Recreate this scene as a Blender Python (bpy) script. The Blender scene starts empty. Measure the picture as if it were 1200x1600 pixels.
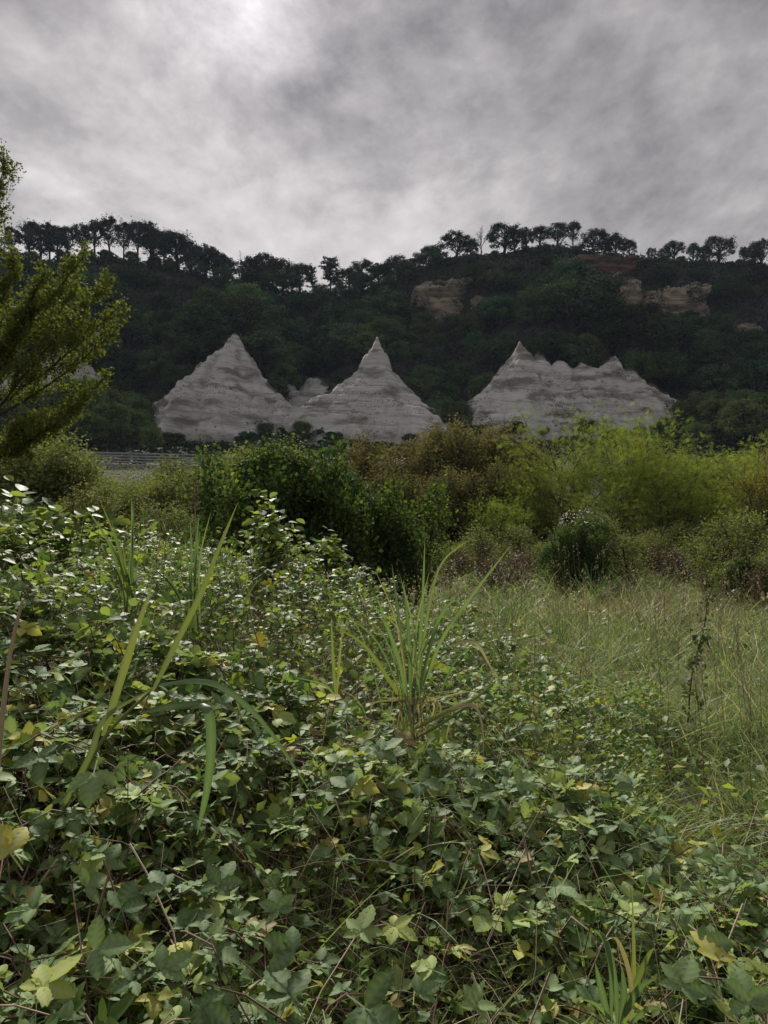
import bpy, math
import numpy as np
from mathutils import Vector

# ------------------------------------------------------------------ camera, sky, sun, exposure
scene = bpy.context.scene
COL = scene.collection
R = math.radians
CAM_Z = 1.7
FPX, CX, CY = 1200.0, 600.0, 800.0          # focal length and principal point in photo pixels

cam_d = bpy.data.cameras.new("camera")
cam_d.sensor_fit = 'AUTO'; cam_d.sensor_width = 36.0; cam_d.lens = 27.0
cam_d.clip_start = 0.05; cam_d.clip_end = 4000.0
cam = bpy.data.objects.new("camera", cam_d); COL.objects.link(cam)
cam.location = (0, 0, CAM_Z); cam.rotation_euler = (R(90), 0, 0)
scene.camera = cam

SUN_AZ, SUN_EL = R(-10.5), R(35.0)           # azimuth from +Y (negative = left), elevation
SUN_DIR = Vector((math.sin(SUN_AZ) * math.cos(SUN_EL), math.cos(SUN_AZ) * math.cos(SUN_EL), math.sin(SUN_EL)))

world = bpy.data.worlds.new("World"); scene.world = world; world.use_nodes = True
nt = world.node_tree; nt.nodes.clear()
def N(tree, typ, **kw):
    n = tree.nodes.new(typ)
    for k, v in kw.items(): setattr(n, k, v)
    return n
def setin(n, **kw):
    for k, v in kw.items(): n.inputs[k.replace('_', ' ')].default_value = v
def ramp(tree, stops, interp='LINEAR'):
    r = N(tree, 'ShaderNodeValToRGB'); cr = r.color_ramp; cr.interpolation = interp
    while len(cr.elements) < len(stops): cr.elements.new(0.5)
    for e, (p, c) in zip(cr.elements, stops):
        e.position = p
        e.color = (c, c, c, 1) if isinstance(c, (int, float)) else (c[0], c[1], c[2], 1)
    return r
def math_node(tree, op, a, b=None, c=None, clamp=False):
    m = N(tree, 'ShaderNodeMath', operation=op, use_clamp=clamp)
    for i, v in enumerate((a, b, c)):
        if v is None: continue
        if isinstance(v, (int, float)): m.inputs[i].default_value = v
        else: tree.links.new(v, m.inputs[i])
    return m.outputs[0]

def build_world():
    L = nt.links.new
    out = N(nt, 'ShaderNodeOutputWorld')
    sky = N(nt, 'ShaderNodeTexSky', sky_type='NISHITA', sun_disc=False)
    sky.sun_elevation = SUN_EL; sky.sun_rotation = SUN_AZ; sky.air_density = 1.0; sky.dust_density = 1.5
    bg1 = N(nt, 'ShaderNodeBackground'); bg1.inputs[1].default_value = 0.06
    L(sky.outputs[0], bg1.inputs[0])
    geo = N(nt, 'ShaderNodeNewGeometry')
    inc = N(nt, 'ShaderNodeVectorMath', operation='SCALE'); inc.inputs[3].default_value = -1.0
    L(geo.outputs['Incoming'], inc.inputs[0])
    dirv = inc.outputs[0]
    sep = N(nt, 'ShaderNodeSeparateXYZ'); L(dirv, sep.inputs[0])
    # cloud layer: project the direction on a flat deck
    dz = math_node(nt, 'ADD', math_node(nt, 'MAXIMUM', sep.outputs[2], 0.0), 0.22)
    u = math_node(nt, 'DIVIDE', sep.outputs[0], dz); v = math_node(nt, 'DIVIDE', sep.outputs[1], dz)
    uv = N(nt, 'ShaderNodeCombineXYZ'); L(u, uv.inputs[0]); L(v, uv.inputs[1])
    mp = N(nt, 'ShaderNodeMapping'); mp.inputs['Rotation'].default_value = (0, 0, R(28)); mp.inputs['Scale'].default_value = (1.0, 0.75, 1.0)
    mp.inputs['Location'].default_value = (8.2, 17.1, 0)
    L(uv.outputs[0], mp.inputs[0])
    def noise(scale, detail, rough, dist=0.0, loc=None):
        n = N(nt, 'ShaderNodeTexNoise'); setin(n, Scale=scale, Detail=detail, Roughness=rough, Distortion=dist)
        L(mp.outputs[0], n.inputs['Vector']); return n.outputs[0]
    big = noise(1.15, 6.0, 0.55, 0.3)
    mid = noise(3.1, 9.0, 0.63, 0.28)
    fine = noise(10.0, 6.0, 0.6, 0.1)
    mix = math_node(nt, 'ADD', math_node(nt, 'MULTIPLY', big, 0.45), math_node(nt, 'ADD', math_node(nt, 'MULTIPLY', mid, 0.36), math_node(nt, 'MULTIPLY', fine, 0.19)))
    # thin cloud (bright) to thick cloud (grey)
    cl = ramp(nt, [(0.39, (0.55, 0.525, 0.53)), (0.465, (0.43, 0.41, 0.417)), (0.525, (0.31, 0.296, 0.306)), (0.61, (0.17, 0.162, 0.174))])
    L(mix, cl.inputs[0])
    # forward scattering through the cloud near the sun, and brighter milky air low down
    dot = N(nt, 'ShaderNodeVectorMath', operation='DOT_PRODUCT'); L(dirv, dot.inputs[0]); dot.inputs[1].default_value = SUN_DIR
    d = math_node(nt, 'MAXIMUM', dot.outputs['Value'], 0.0)
    glow = math_node(nt, 'ADD', math_node(nt, 'MULTIPLY', math_node(nt, 'POWER', d, 20.0), 0.30), math_node(nt, 'MULTIPLY', math_node(nt, 'POWER', d, 300.0), 1.1))
    gain = math_node(nt, 'ADD', glow, 0.80)
    cs = N(nt, 'ShaderNodeVectorMath', operation='SCALE'); L(cl.outputs[0], cs.inputs[0]); L(gain, cs.inputs[3])
    hz = math_node(nt, 'MULTIPLY', math_node(nt, 'POWER', math_node(nt, 'SUBTRACT', 1.0, math_node(nt, 'MAXIMUM', sep.outputs[2], 0.0), clamp=True), 5.0), 0.85)
    hm = N(nt, 'ShaderNodeMix', data_type='RGBA'); L(hz, hm.inputs[0]); L(cs.outputs[0], hm.inputs[6]); hm.inputs[7].default_value = (0.43, 0.412, 0.415, 1)
    bg2 = N(nt, 'ShaderNodeBackground'); L(hm.outputs[2], bg2.inputs[0])
    # a few blue gaps
    off = N(nt, 'ShaderNodeVectorMath', operation='ADD'); L(mp.outputs[0], off.inputs[0]); off.inputs[1].default_value = (13.94, 6.574, 0)
    gn = N(nt, 'ShaderNodeTexNoise'); setin(gn, Scale=1.7, Detail=4.0, Roughness=0.55, Distortion=0.3); L(off.outputs[0], gn.inputs['Vector'])
    gap = ramp(nt, [(0.26, 0.3), (0.34, 1.0)]); L(gn.outputs[0], gap.inputs[0])
    ms = N(nt, 'ShaderNodeMixShader'); L(gap.outputs[0], ms.inputs[0]); L(bg1.outputs[0], ms.inputs[1]); L(bg2.outputs[0], ms.inputs[2])
    L(ms.outputs[0], out.inputs[0])
build_world()

sun_d = bpy.data.lights.new("sun", 'SUN'); sun_d.energy = 4.8; sun_d.angle = R(5.0); sun_d.color = (1.0, 0.95, 0.86)
sun = bpy.data.objects.new("sun", sun_d); COL.objects.link(sun)
sun.rotation_euler = (-SUN_DIR).to_track_quat('-Z', 'Y').to_euler(); sun.location = (-20, 60, 80)

vs = scene.view_settings
vs.view_transform = 'Standard'; vs.look = 'None'; vs.gamma = 1.0; vs.use_curve_mapping = False; vs.exposure = 0.62
cy = scene.cycles
cy.max_bounces = 6; cy.diffuse_bounces = 3; cy.glossy_bounces = 2; cy.transmission_bounces = 4; cy.transparent_max_bounces = 4
cy.use_denoising = True; cy.caustics_reflective = False; cy.caustics_refractive = False

# ------------------------------------------------------------------ helpers
rng = np.random.default_rng(11)
def P(px, py, D): return np.array([(px - CX) / FPX * D, D, CAM_Z + (CY - py) / FPX * D])

def _hash(i, j, s):
    n = (i.astype(np.int64) * 374761393 + j.astype(np.int64) * 668265263 + s * 974711) & 0x7fffffff
    n = ((n ^ (n >> 13)) * 1274126177) & 0x7fffffff
    return ((n ^ (n >> 16)) & 0xffff) / 65535.0
def vn(x, y, s=0):
    x = np.asarray(x, float); y = np.asarray(y, float)
    i = np.floor(x); j = np.floor(y); f = x - i; g = y - j
    f = f * f * (3 - 2 * f); g = g * g * (3 - 2 * g)
    a = _hash(i, j, s); b = _hash(i + 1, j, s); c = _hash(i, j + 1, s); d = _hash(i + 1, j + 1, s)
    return (a * (1 - f) + b * f) * (1 - g) + (c * (1 - f) + d * f) * g
def fbm(x, y, s=0, o=4):
    t = 0; a = 0.5; n = 0
    for k in range(o):
        t = t + a * vn(np.asarray(x) * 2 ** k, np.asarray(y) * 2 ** k, s + k * 17); n += a; a *= 0.5
    return t / n

class Acc:
    """collects vertices and faces of ONE mesh"""
    def __init__(s): s.v = []; s.t = []; s.q = []; s.r = []; s.tm = []; s.qm = []; s.n = 0; s.w = []
    def add(s, V, T=None, Q=None, rnd=None, mat=0, vein=None):
        V = np.asarray(V, float).reshape(-1, 3); m = len(V)
        if m == 0: return
        s.v.append(V)
        s.r.append(np.broadcast_to(0.5 if rnd is None else rnd, (m,)).astype(float))
        s.w.append(np.broadcast_to(0.0 if vein is None else vein, (m,)).astype(float))
        if T is not None and len(T): T = np.asarray(T, np.int64); s.t.append(T + s.n); s.tm.append(np.full(len(T), mat))
        if Q is not None and len(Q): Q = np.asarray(Q, np.int64); s.q.append(Q + s.n); s.qm.append(np.full(len(Q), mat))
        s.n += m
    def mesh(s, name, mats, smooth=False):
        me = bpy.data.meshes.new(name)
        if s.n == 0: return me
        V = np.concatenate(s.v)
        T = np.concatenate(s.t) if s.t else np.zeros((0, 3), np.int64)
        Q = np.concatenate(s.q) if s.q else np.zeros((0, 4), np.int64)
        nl = len(T) * 3 + len(Q) * 4
        me.vertices.add(len(V)); me.vertices.foreach_set('co', V.astype(np.float32).ravel())
        me.loops.add(nl); me.loops.foreach_set('vertex_index', np.concatenate([T.ravel(), Q.ravel()]).astype(np.int32))
        me.polygons.add(len(T) + len(Q))
        ls = np.concatenate([np.arange(len(T)) * 3, len(T) * 3 + np.arange(len(Q)) * 4]).astype(np.int32)
        me.polygons.foreach_set('loop_start', ls)
        mi = np.concatenate((s.tm or [np.zeros(0)]) + (s.qm or [np.zeros(0)])).astype(np.int32)
        me.polygons.foreach_set('material_index', mi)
        if smooth: me.polygons.foreach_set('use_smooth', np.ones(len(T) + len(Q), bool))
        a = me.attributes.new('rnd', 'FLOAT', 'POINT'); a.data.foreach_set('value', np.concatenate(s.r).astype(np.float32))
        a = me.attributes.new('vein', 'FLOAT', 'POINT'); a.data.foreach_set('value', np.concatenate(s.w).astype(np.float32))
        for m in (mats if isinstance(mats, (list, tuple)) else [mats]): me.materials.append(m)
        me.update(calc_edges=True)
        return me

def link(name, data, parent=None, loc=None, kind=None):
    o = bpy.data.objects.new(name, data); COL.objects.link(o)
    if parent is not None: o.parent = parent
    if loc is not None: o.location = loc
    if kind: o['kind'] = kind
    return o
def tag(o, label, cat=None, group=None, kind=None):
    o['label'] = label
    if cat: o['category'] = cat
    if group: o['group'] = group
    if kind: o['kind'] = kind
    return o
def copy_tree(root, loc, rz=0.0, sc=1.0):
    r = root.copy(); COL.objects.link(r); r.location = loc; r.rotation_euler = (0, 0, rz)
    r.scale = sc if isinstance(sc, (tuple, list)) else (sc, sc, sc)
    for ch in KIDS.get(root.name, []):
        c = ch.copy(); COL.objects.link(c); c.parent = r
    return r
KIDS = {}

def unit(v): return v / np.maximum(np.linalg.norm(v, axis=-1, keepdims=True), 1e-9)
def frames(n, d):
    """rotation matrices whose local Z is n and local Y is d projected off n"""
    n = unit(n); y = unit(d - (d * n).sum(-1, keepdims=True) * n); x = np.cross(y, n)
    return np.stack([x, y, n], -1)
def rand_dir(k, g=rng): return unit(g.normal(size=(k, 3)))
def scatter(acc, tv, tt, tq, pos, rot, sc, rnd, mat=0, vein=None):
    k = len(pos)
    if k == 0: return
    tv = np.asarray(tv, float); m = len(tv)
    sc = np.asarray(sc, float)
    if sc.ndim == 1: sc = sc[:, None, None]
    else: sc = sc[:, None, :]
    V = np.einsum('kij,kmj->kmi', rot, tv[None] * sc) + pos[:, None]
    off = (np.arange(k) * m)[:, None, None]
    T = (np.asarray(tt)[None] + off).reshape(-1, 3) if tt is not None and len(tt) else None
    Q = (np.asarray(tq)[None] + off).reshape(-1, 4) if tq is not None and len(tq) else None
    acc.add(V.reshape(-1, 3), T, Q, np.repeat(rnd, m), mat, None if vein is None else np.tile(vein, k))

def tube(acc, pts, rad, sides=5, rnd=0.5, mat=0):
    pts = np.asarray(pts, float); k = len(pts); rad = np.broadcast_to(rad, (k,))
    tg = unit(np.gradient(pts, axis=0))
    ref = np.array([0.0, 0, 1]) if abs(tg[:, 2]).mean() < 0.8 else np.array([1.0, 0, 0])
    a = unit(np.cross(tg, ref)); b = np.cross(tg, a)
    th = np.arange(sides) / sides * 2 * np.pi
    V = pts[:, None] + rad[:, None, None] * (np.cos(th)[None, :, None] * a[:, None] + np.sin(th)[None, :, None] * b[:, None])
    i = np.arange(k - 1)[:, None] * sides; j = np.arange(sides)[None]; jn = (j + 1) % sides
    Q = np.stack([i + j, i + jn, i + sides + jn, i + sides + j], -1).reshape(-1, 4)
    acc.add(V.reshape(-1, 3), None, Q, rnd, mat)

def curve(p0, p1, k=6, sag=0.0, wob=0.0, g=rng):
    t = np.linspace(0, 1, k)[:, None]
    p = p0 + (p1 - p0) * t
    p[:, 2] += (sag * 4 * t * (1 - t))[:, 0]
    if wob:
        w = g.normal(size=(k, 3)) * wob; w[0] = 0; p = p + np.cumsum(w, 0) * 0.5 * np.sin(np.pi * t * 0.9)
    return p

def ribbon(acc, pts, width, side, rnd=0.5, mat=0, fold=0.15):
    """a grass or reed blade: a folded strip along pts; width per point; side = sideways vector"""
    pts = np.asarray(pts, float); k = len(pts)
    tg = unit(np.gradient(pts, axis=0)); s = unit(side - (tg * side).sum(-1, keepdims=True) * tg); up = np.cross(s, tg)
    w = np.asarray(width)[:, None]
    V = np.stack([pts - s * w * 0.5 + up * w * fold, pts, pts + s * w * 0.5 + up * w * fold], 1).reshape(-1, 3)
    i = np.arange(k - 1) * 3
    Q = np.concatenate([np.stack([i, i + 1, i + 4, i + 3], -1), np.stack([i + 1, i + 2, i + 5, i + 4], -1)])
    acc.add(V, None, Q, rnd, mat, np.tile([0.0, 1.0, 0.0], k))

def blades(acc, base, tipdir, length, width, droop, rnd, segs=4, mat=0, g=rng):
    """many thin grass blades at once: base (k,3), tipdir unit (k,3)"""
    k = len(base)
    if k == 0: return
    t = np.linspace(0, 1, segs + 1)[None, :, None]
    L = length[:, None, None]
    hd = tipdir.copy(); hd[:, 2] = 0; hd = unit(hd + 1e-4)
    pts = base[:, None] + tipdir[:, None] * L * t + hd[:, None] * L * (droop[:, None, None] * t ** 2) * 0.8
    pts[:, :, 2] -= (L * droop[:, None, None] * t ** 2.2)[:, :, 0] * 0.75
    side = unit(np.cross(tipdir, rand_dir(k, g)))
    w = (width[:, None] * np.array([1 - 0.9 * x ** 1.8 for x in t[0, :, 0]])[None])[:, :, None] * 0.5
    V = np.stack([pts - side[:, None] * w, pts + side[:, None] * w], 2).reshape(k, -1, 3)
    m = (segs + 1) * 2; i = np.arange(segs) * 2
    q = np.stack([i, i + 1, i + 3, i + 2], -1)
    Q = (q[None] + (np.arange(k) * m)[:, None, None]).reshape(-1, 4)
    acc.add(V.reshape(-1, 3), None, Q, np.repeat(rnd, m), mat)

# ------------------------------------------------------------------ materials
def mat_base(name):
    m = bpy.data.materials.new(name); m.use_nodes = True; t = m.node_tree; t.nodes.clear()
    return m, t, N(t, 'ShaderNodeOutputMaterial')
def leaf_mat(name, stops, trans=0.3, rough=0.5, spec=0.4, tint=(1.25, 1.25, 0.55), vein=0.0, back=0.0, var=0.25, hue=0.0):
    m, t, out = mat_base(name); L = t.links.new
    at = N(t, 'ShaderNodeAttribute', attribute_name='rnd'); oi = N(t, 'ShaderNodeObjectInfo')
    f = math_node(t, 'FRACT', math_node(t, 'ADD', at.outputs['Fac'], oi.outputs['Random']))
    r = ramp(t, stops); L(f, r.inputs[0]); col = r.outputs[0]
    if vein:
        va = N(t, 'ShaderNodeAttribute', attribute_name='vein')
        mx = N(t, 'ShaderNodeMix', data_type='RGBA'); L(math_node(t, 'MULTIPLY', va.outputs['Fac'], vein), mx.inputs[0]); L(col, mx.inputs[6]); mx.inputs[7].default_value = (0.30, 0.36, 0.24, 1); col = mx.outputs[2]
    if back:
        gb = N(t, 'ShaderNodeNewGeometry'); mx = N(t, 'ShaderNodeMix', data_type='RGBA')
        L(math_node(t, 'MULTIPLY', gb.outputs['Backfacing'], back), mx.inputs[0]); L(col, mx.inputs[6]); mx.inputs[7].default_value = (0.20, 0.24, 0.17, 1); col = mx.outputs[2]
    h = N(t, 'ShaderNodeHueSaturation'); L(col, h.inputs['Color'])
    L(math_node(t, 'ADD', math_node(t, 'MULTIPLY', oi.outputs['Random'], var * 2), 1 - var), h.inputs['Value']); col = h.outputs[0]
    if hue: L(math_node(t, 'ADD', math_node(t, 'MULTIPLY', math_node(t, 'FRACT', math_node(t, 'MULTIPLY', oi.outputs['Random'], 7.31)), hue * 2), .5 - hue), h.inputs['Hue'])
    p = N(t, 'ShaderNodeBsdfPrincipled'); L(col, p.inputs['Base Color']); p.inputs['Roughness'].default_value = rough
    p.inputs['Specular IOR Level'].default_value = spec
    if trans > 0:
        tm = N(t, 'ShaderNodeMix', data_type='RGBA', blend_type='MULTIPLY'); tm.inputs[0].default_value = 1.0; L(col, tm.inputs[6]); tm.inputs[7].default_value = (*tint, 1)
        tr = N(t, 'ShaderNodeBsdfTranslucent'); L(tm.outputs[2], tr.inputs[0])
        ms = N(t, 'ShaderNodeMixShader'); ms.inputs[0].default_value = trans; L(p.outputs[0], ms.inputs[1]); L(tr.outputs[0], ms.inputs[2]); L(ms.outputs[0], out.inputs[0])
    else: L(p.outputs[0], out.inputs[0])
    return m
def bark_mat(name, c1, c2, scale=12.0, rough=0.85):
    m, t, out = mat_base(name); L = t.links.new
    tc = N(t, 'ShaderNodeTexCoord'); no = N(t, 'ShaderNodeTexNoise'); setin(no, Scale=scale, Detail=5.0, Roughness=0.6); L(tc.outputs['Object'], no.inputs['Vector'])
    at = N(t, 'ShaderNodeAttribute', attribute_name='rnd'); oi = N(t, 'ShaderNodeObjectInfo')
    f = math_node(t, 'ADD', math_node(t, 'MULTIPLY', no.outputs[0], 0.6), math_node(t, 'MULTIPLY', math_node(t, 'FRACT', math_node(t, 'ADD', at.outputs['Fac'], oi.outputs['Random'])), 0.4))
    r = ramp(t, [(0.25, c1), (0.75, c2)]); L(f, r.inputs[0])
    p = N(t, 'ShaderNodeBsdfPrincipled'); L(r.outputs[0], p.inputs['Base Color']); p.inputs['Roughness'].default_value = rough; p.inputs['Specular IOR Level'].default_value = 0.2
    b = N(t, 'ShaderNodeBump'); b.inputs['Strength'].default_value = 0.3; b.inputs['Distance'].default_value = 0.02; L(no.outputs[0], b.inputs['Height']); L(b.outputs[0], p.inputs['Normal'])
    L(p.outputs[0], out.inputs[0]); return m
def rock_mat(name, cols, strata=0.9, lines=.85, veg=0.35, vegcol=(0.045, 0.042, 0.030), seed=0.0):
    """layered clay and sand: thin beds of slightly different colour, stains, patches of dry scrub"""
    m, t, out = mat_base(name); L = t.links.new
    ge = N(t, 'ShaderNodeNewGeometry'); pos = ge.outputs['Position']
    n0 = N(t, 'ShaderNodeTexNoise'); setin(n0, Scale=0.06, Detail=3.0, Roughness=0.5); L(pos, n0.inputs['Vector'])
    sp = N(t, 'ShaderNodeSeparateXYZ'); L(pos, sp.inputs[0])
    zz = math_node(t, 'ADD', math_node(t, 'ADD', sp.outputs[2], math_node(t, 'MULTIPLY', sp.outputs[0], .06)), math_node(t, 'MULTIPLY', n0.outputs[0], 3.0))
    cmb = N(t, 'ShaderNodeCombineXYZ'); L(math_node(t, 'MULTIPLY', sp.outputs[0], 0.02), cmb.inputs[0]); L(math_node(t, 'MULTIPLY', sp.outputs[1], 0.02), cmb.inputs[1]); L(math_node(t, 'MULTIPLY', zz, strata), cmb.inputs[2])
    n1 = N(t, 'ShaderNodeTexNoise'); setin(n1, Scale=1.0, Detail=3.0, Roughness=0.5); L(cmb.outputs[0], n1.inputs['Vector'])
    n2 = N(t, 'ShaderNodeTexNoise'); setin(n2, Scale=0.45, Detail=8.0, Roughness=0.65); L(pos, n2.inputs['Vector'])
    f = math_node(t, 'ADD', math_node(t, 'MULTIPLY', n1.outputs[0], 0.62), math_node(t, 'MULTIPLY', n2.outputs[0], 0.38))
    r = ramp(t, [(0.34, cols[0]), (0.46, cols[1]), (0.54, cols[2]), (0.66, cols[3])]); L(f, r.inputs[0]); col = r.outputs[0]
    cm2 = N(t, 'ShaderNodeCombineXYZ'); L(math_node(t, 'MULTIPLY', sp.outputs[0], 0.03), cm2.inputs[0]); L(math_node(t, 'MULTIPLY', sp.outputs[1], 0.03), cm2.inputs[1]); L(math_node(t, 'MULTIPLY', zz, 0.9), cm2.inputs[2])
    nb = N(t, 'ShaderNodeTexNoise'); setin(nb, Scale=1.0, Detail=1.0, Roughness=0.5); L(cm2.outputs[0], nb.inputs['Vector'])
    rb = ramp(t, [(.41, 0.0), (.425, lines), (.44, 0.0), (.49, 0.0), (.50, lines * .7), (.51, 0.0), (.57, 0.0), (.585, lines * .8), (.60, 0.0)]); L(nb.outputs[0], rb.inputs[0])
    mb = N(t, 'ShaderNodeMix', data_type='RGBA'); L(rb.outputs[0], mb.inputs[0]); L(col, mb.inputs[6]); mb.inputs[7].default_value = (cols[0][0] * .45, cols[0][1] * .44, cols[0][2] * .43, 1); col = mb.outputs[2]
    if veg > 0:
        mpv = N(t, 'ShaderNodeMapping'); mpv.inputs['Scale'].default_value = (0.09, 0.09, 0.26); mpv.inputs['Location'].default_value = (seed, seed * 0.7, 0); L(pos, mpv.inputs[0])
        n3 = N(t, 'ShaderNodeTexNoise'); setin(n3, Scale=1.0, Detail=7.0, Roughness=0.6); L(mpv.outputs[0], n3.inputs['Vector'])
        r3 = ramp(t, [(0.56 - veg * 0.1, 0.0), (0.66 - veg * 0.1, 0.85)]); L(n3.outputs[0], r3.inputs[0])
        mx = N(t, 'ShaderNodeMix', data_type='RGBA'); L(r3.outputs[0], mx.inputs[0]); L(col, mx.inputs[6]); mx.inputs[7].default_value = (*vegcol, 1); col = mx.outputs[2]
    p = N(t, 'ShaderNodeBsdfPrincipled'); L(col, p.inputs['Base Color']); p.inputs['Roughness'].default_value = 0.95; p.inputs['Specular IOR Level'].default_value = 0.1
    b = N(t, 'ShaderNodeBump'); b.inputs['Strength'].default_value = 0.4; b.inputs['Distance'].default_value = 0.4; L(f, b.inputs['Height']); L(b.outputs[0], p.inputs['Normal'])
    L(p.outputs[0], out.inputs[0]); return m
def ground_mat(name, c1, c2, c3, scale=0.15, far=None):
    m, t, out = mat_base(name); L = t.links.new
    ge = N(t, 'ShaderNodeNewGeometry')
    no = N(t, 'ShaderNodeTexNoise'); setin(no, Scale=scale, Detail=9.0, Roughness=0.65); L(ge.outputs['Position'], no.inputs['Vector'])
    r = ramp(t, [(0.35, c1), (0.5, c2), (0.66, c3)]); L(no.outputs[0], r.inputs[0])
    p = N(t, 'ShaderNodeBsdfPrincipled'); L(r.outputs[0], p.inputs['Base Color']); p.inputs['Roughness'].default_value = 0.95; p.inputs['Specular IOR Level'].default_value = 0.1
    b = N(t, 'ShaderNodeBump'); b.inputs['Strength'].default_value = 0.5; b.inputs['Distance'].default_value = 0.1; L(no.outputs[0], b.inputs['Height']); L(b.outputs[0], p.inputs['Normal'])
    L(p.outputs[0], out.inputs[0]); return m

M = {}
M['bramble'] = leaf_mat('bramble_leaf', [(0, (.088, .158, .050)), (.35, (.120, .20, .064)), (.62, (.155, .235, .080)), (.78, (.195, .265, .08)), (.88, (.25, .31, .055)), (.955, (.36, .31, .045)), (1, (.19, .115, .045))], trans=.36, rough=.62, spec=.14, vein=.4, back=.35, var=.18)
M['bramble_far'] = leaf_mat('bramble_leaf_further_off', [(0, (.072, .130, .036)), (.35, (.105, .175, .048)), (.68, (.148, .215, .062)), (.82, (.19, .25, .06)), (.92, (.25, .31, .05)), (1, (.32, .28, .05))], trans=.40, rough=.56, spec=.16, back=.25, var=.05)
M['shrubleaf'] = leaf_mat('round_shrub_leaf', [(0, (.065, .11, .04)), (.4, (.10, .155, .05)), (.7, (.145, .21, .06)), (.88, (.21, .28, .045)), (1, (.31, .33, .05))], trans=.46, rough=.55, spec=.22, back=.25, var=.05)
M['cane'] = bark_mat('bramble_cane', (.06, .035, .025), (.16, .11, .075), 30)
M['straw'] = leaf_mat('dead_stem', [(0, (.12, .085, .055)), (.5, (.21, .155, .105)), (.85, (.32, .25, .18)), (1, (.42, .36, .27))], trans=.08, rough=.75, spec=.15, var=.1)
M['grass'] = leaf_mat('field_grass', [(0, (.12, .17, .065)), (.45, (.17, .225, .090)), (.8, (.22, .265, .12)), (.93, (.31, .31, .165)), (1, (.40, .36, .24))], trans=.42, rough=.55, spec=.25, tint=(1.1, 1.15, .7), var=.06)
M['drygrass'] = leaf_mat('dry_grass', [(0, (.17, .145, .085)), (.5, (.26, .215, .14)), (1, (.40, .34, .25))], trans=.3, rough=.65, spec=.25, tint=(1.1, 1.05, .8), var=.1)
M['reed'] = leaf_mat('reed_blade', [(0, (.070, .125, .050)), (.5, (.095, .16, .062)), (.8, (.125, .185, .065)), (1, (.17, .21, .06))], trans=.28, rough=.5, spec=.25, tint=(1.2, 1.25, .6), vein=.25, var=.2)
M['reed_yellow'] = leaf_mat('yellowish_reed_blade', [(0, (.11, .15, .035)), (.6, (.15, .19, .042)), (1, (.21, .22, .06))], trans=.3, rough=.45, spec=.4, tint=(1.15, 1.15, .5), vein=.2, var=.12)
M['reed_dry'] = leaf_mat('withered_reed_blade', [(0, (.22, .18, .11)), (1, (.36, .31, .22))], trans=.25, rough=.6, spec=.3, var=.1)
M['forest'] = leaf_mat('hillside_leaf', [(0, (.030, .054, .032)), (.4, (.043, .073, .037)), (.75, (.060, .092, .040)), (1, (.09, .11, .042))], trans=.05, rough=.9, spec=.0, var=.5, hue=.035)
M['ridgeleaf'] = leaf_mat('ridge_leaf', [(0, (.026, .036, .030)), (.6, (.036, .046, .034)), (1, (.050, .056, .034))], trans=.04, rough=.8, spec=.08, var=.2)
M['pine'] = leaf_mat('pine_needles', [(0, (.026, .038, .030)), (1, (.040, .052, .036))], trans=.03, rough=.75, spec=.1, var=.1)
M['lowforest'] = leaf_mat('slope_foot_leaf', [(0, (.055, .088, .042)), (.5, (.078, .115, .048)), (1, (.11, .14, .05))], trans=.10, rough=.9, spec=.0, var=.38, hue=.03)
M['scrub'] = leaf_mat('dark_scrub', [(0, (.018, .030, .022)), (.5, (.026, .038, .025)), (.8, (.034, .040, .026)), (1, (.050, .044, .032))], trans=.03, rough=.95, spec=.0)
M['ledge'] = leaf_mat('ledge_scrub', [(0, (.085, .08, .055)), (.5, (.12, .11, .08)), (1, (.17, .155, .12))], trans=.05, rough=.9, spec=.05)
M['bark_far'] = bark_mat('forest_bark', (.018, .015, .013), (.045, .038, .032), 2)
M['bark'] = bark_mat('grey_bark', (.035, .028, .022), (.10, .085, .07), 14)
M['poplar'] = leaf_mat('poplar_leaf', [(0, (.068, .088, .026)), (.45, (.094, .116, .032)), (.8, (.13, .148, .036)), (1, (.19, .19, .045))], trans=.38, rough=.7, spec=.05, tint=(1.08, 1.12, .5), var=.05)
M['acacia'] = leaf_mat('acacia_leaflet', [(0, (.13, .18, .046)), (.4, (.175, .225, .054)), (.8, (.22, .265, .060)), (1, (.32, .32, .07))], trans=.40, rough=.8, spec=.03, tint=(1.05, 1.1, .55), var=.12)
M['darkbush'] = leaf_mat('dark_bush_leaf', [(0, (.036, .068, .026)), (.5, (.054, .094, .032)), (.85, (.085, .13, .038)), (1, (.19, .22, .045))], trans=.34, rough=.75, spec=.04, var=.06)
M['olive'] = leaf_mat('olive_brown_leaf', [(0, (.095, .092, .050)), (.5, (.13, .122, .064)), (.85, (.165, .15, .074)), (1, (.20, .165, .085))], trans=.25, rough=.85, spec=.03, var=.15)
M['willow'] = leaf_mat('willow_leaf', [(0, (.105, .128, .052)), (.5, (.14, .168, .064)), (1, (.19, .205, .080))], trans=.30, rough=.8, spec=.04, var=.2)
M['autumn'] = leaf_mat('turning_leaf', [(0, (.10, .115, .036)), (.5, (.135, .14, .042)), (1, (.19, .165, .05))], trans=.3, rough=.7, spec=.05, var=.1)
M['drybush'] = leaf_mat('dry_bush_leaf', [(0, (.075, .055, .038)), (.5, (.12, .085, .058)), (1, (.18, .125, .085))], trans=.15, rough=.7, spec=.2, var=.1)
M['blossom'] = leaf_mat('pale_seed_tuft', [(0, (.42, .40, .30)), (1, (.62, .60, .50))], trans=.3, rough=.7, spec=.2, tint=(1, 1, .9), var=.05)
M['weed'] = leaf_mat('dark_weed_leaf', [(0, (.045, .070, .034)), (1, (.08, .11, .048))], trans=.25, rough=.65, spec=.2, var=.1)
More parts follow.
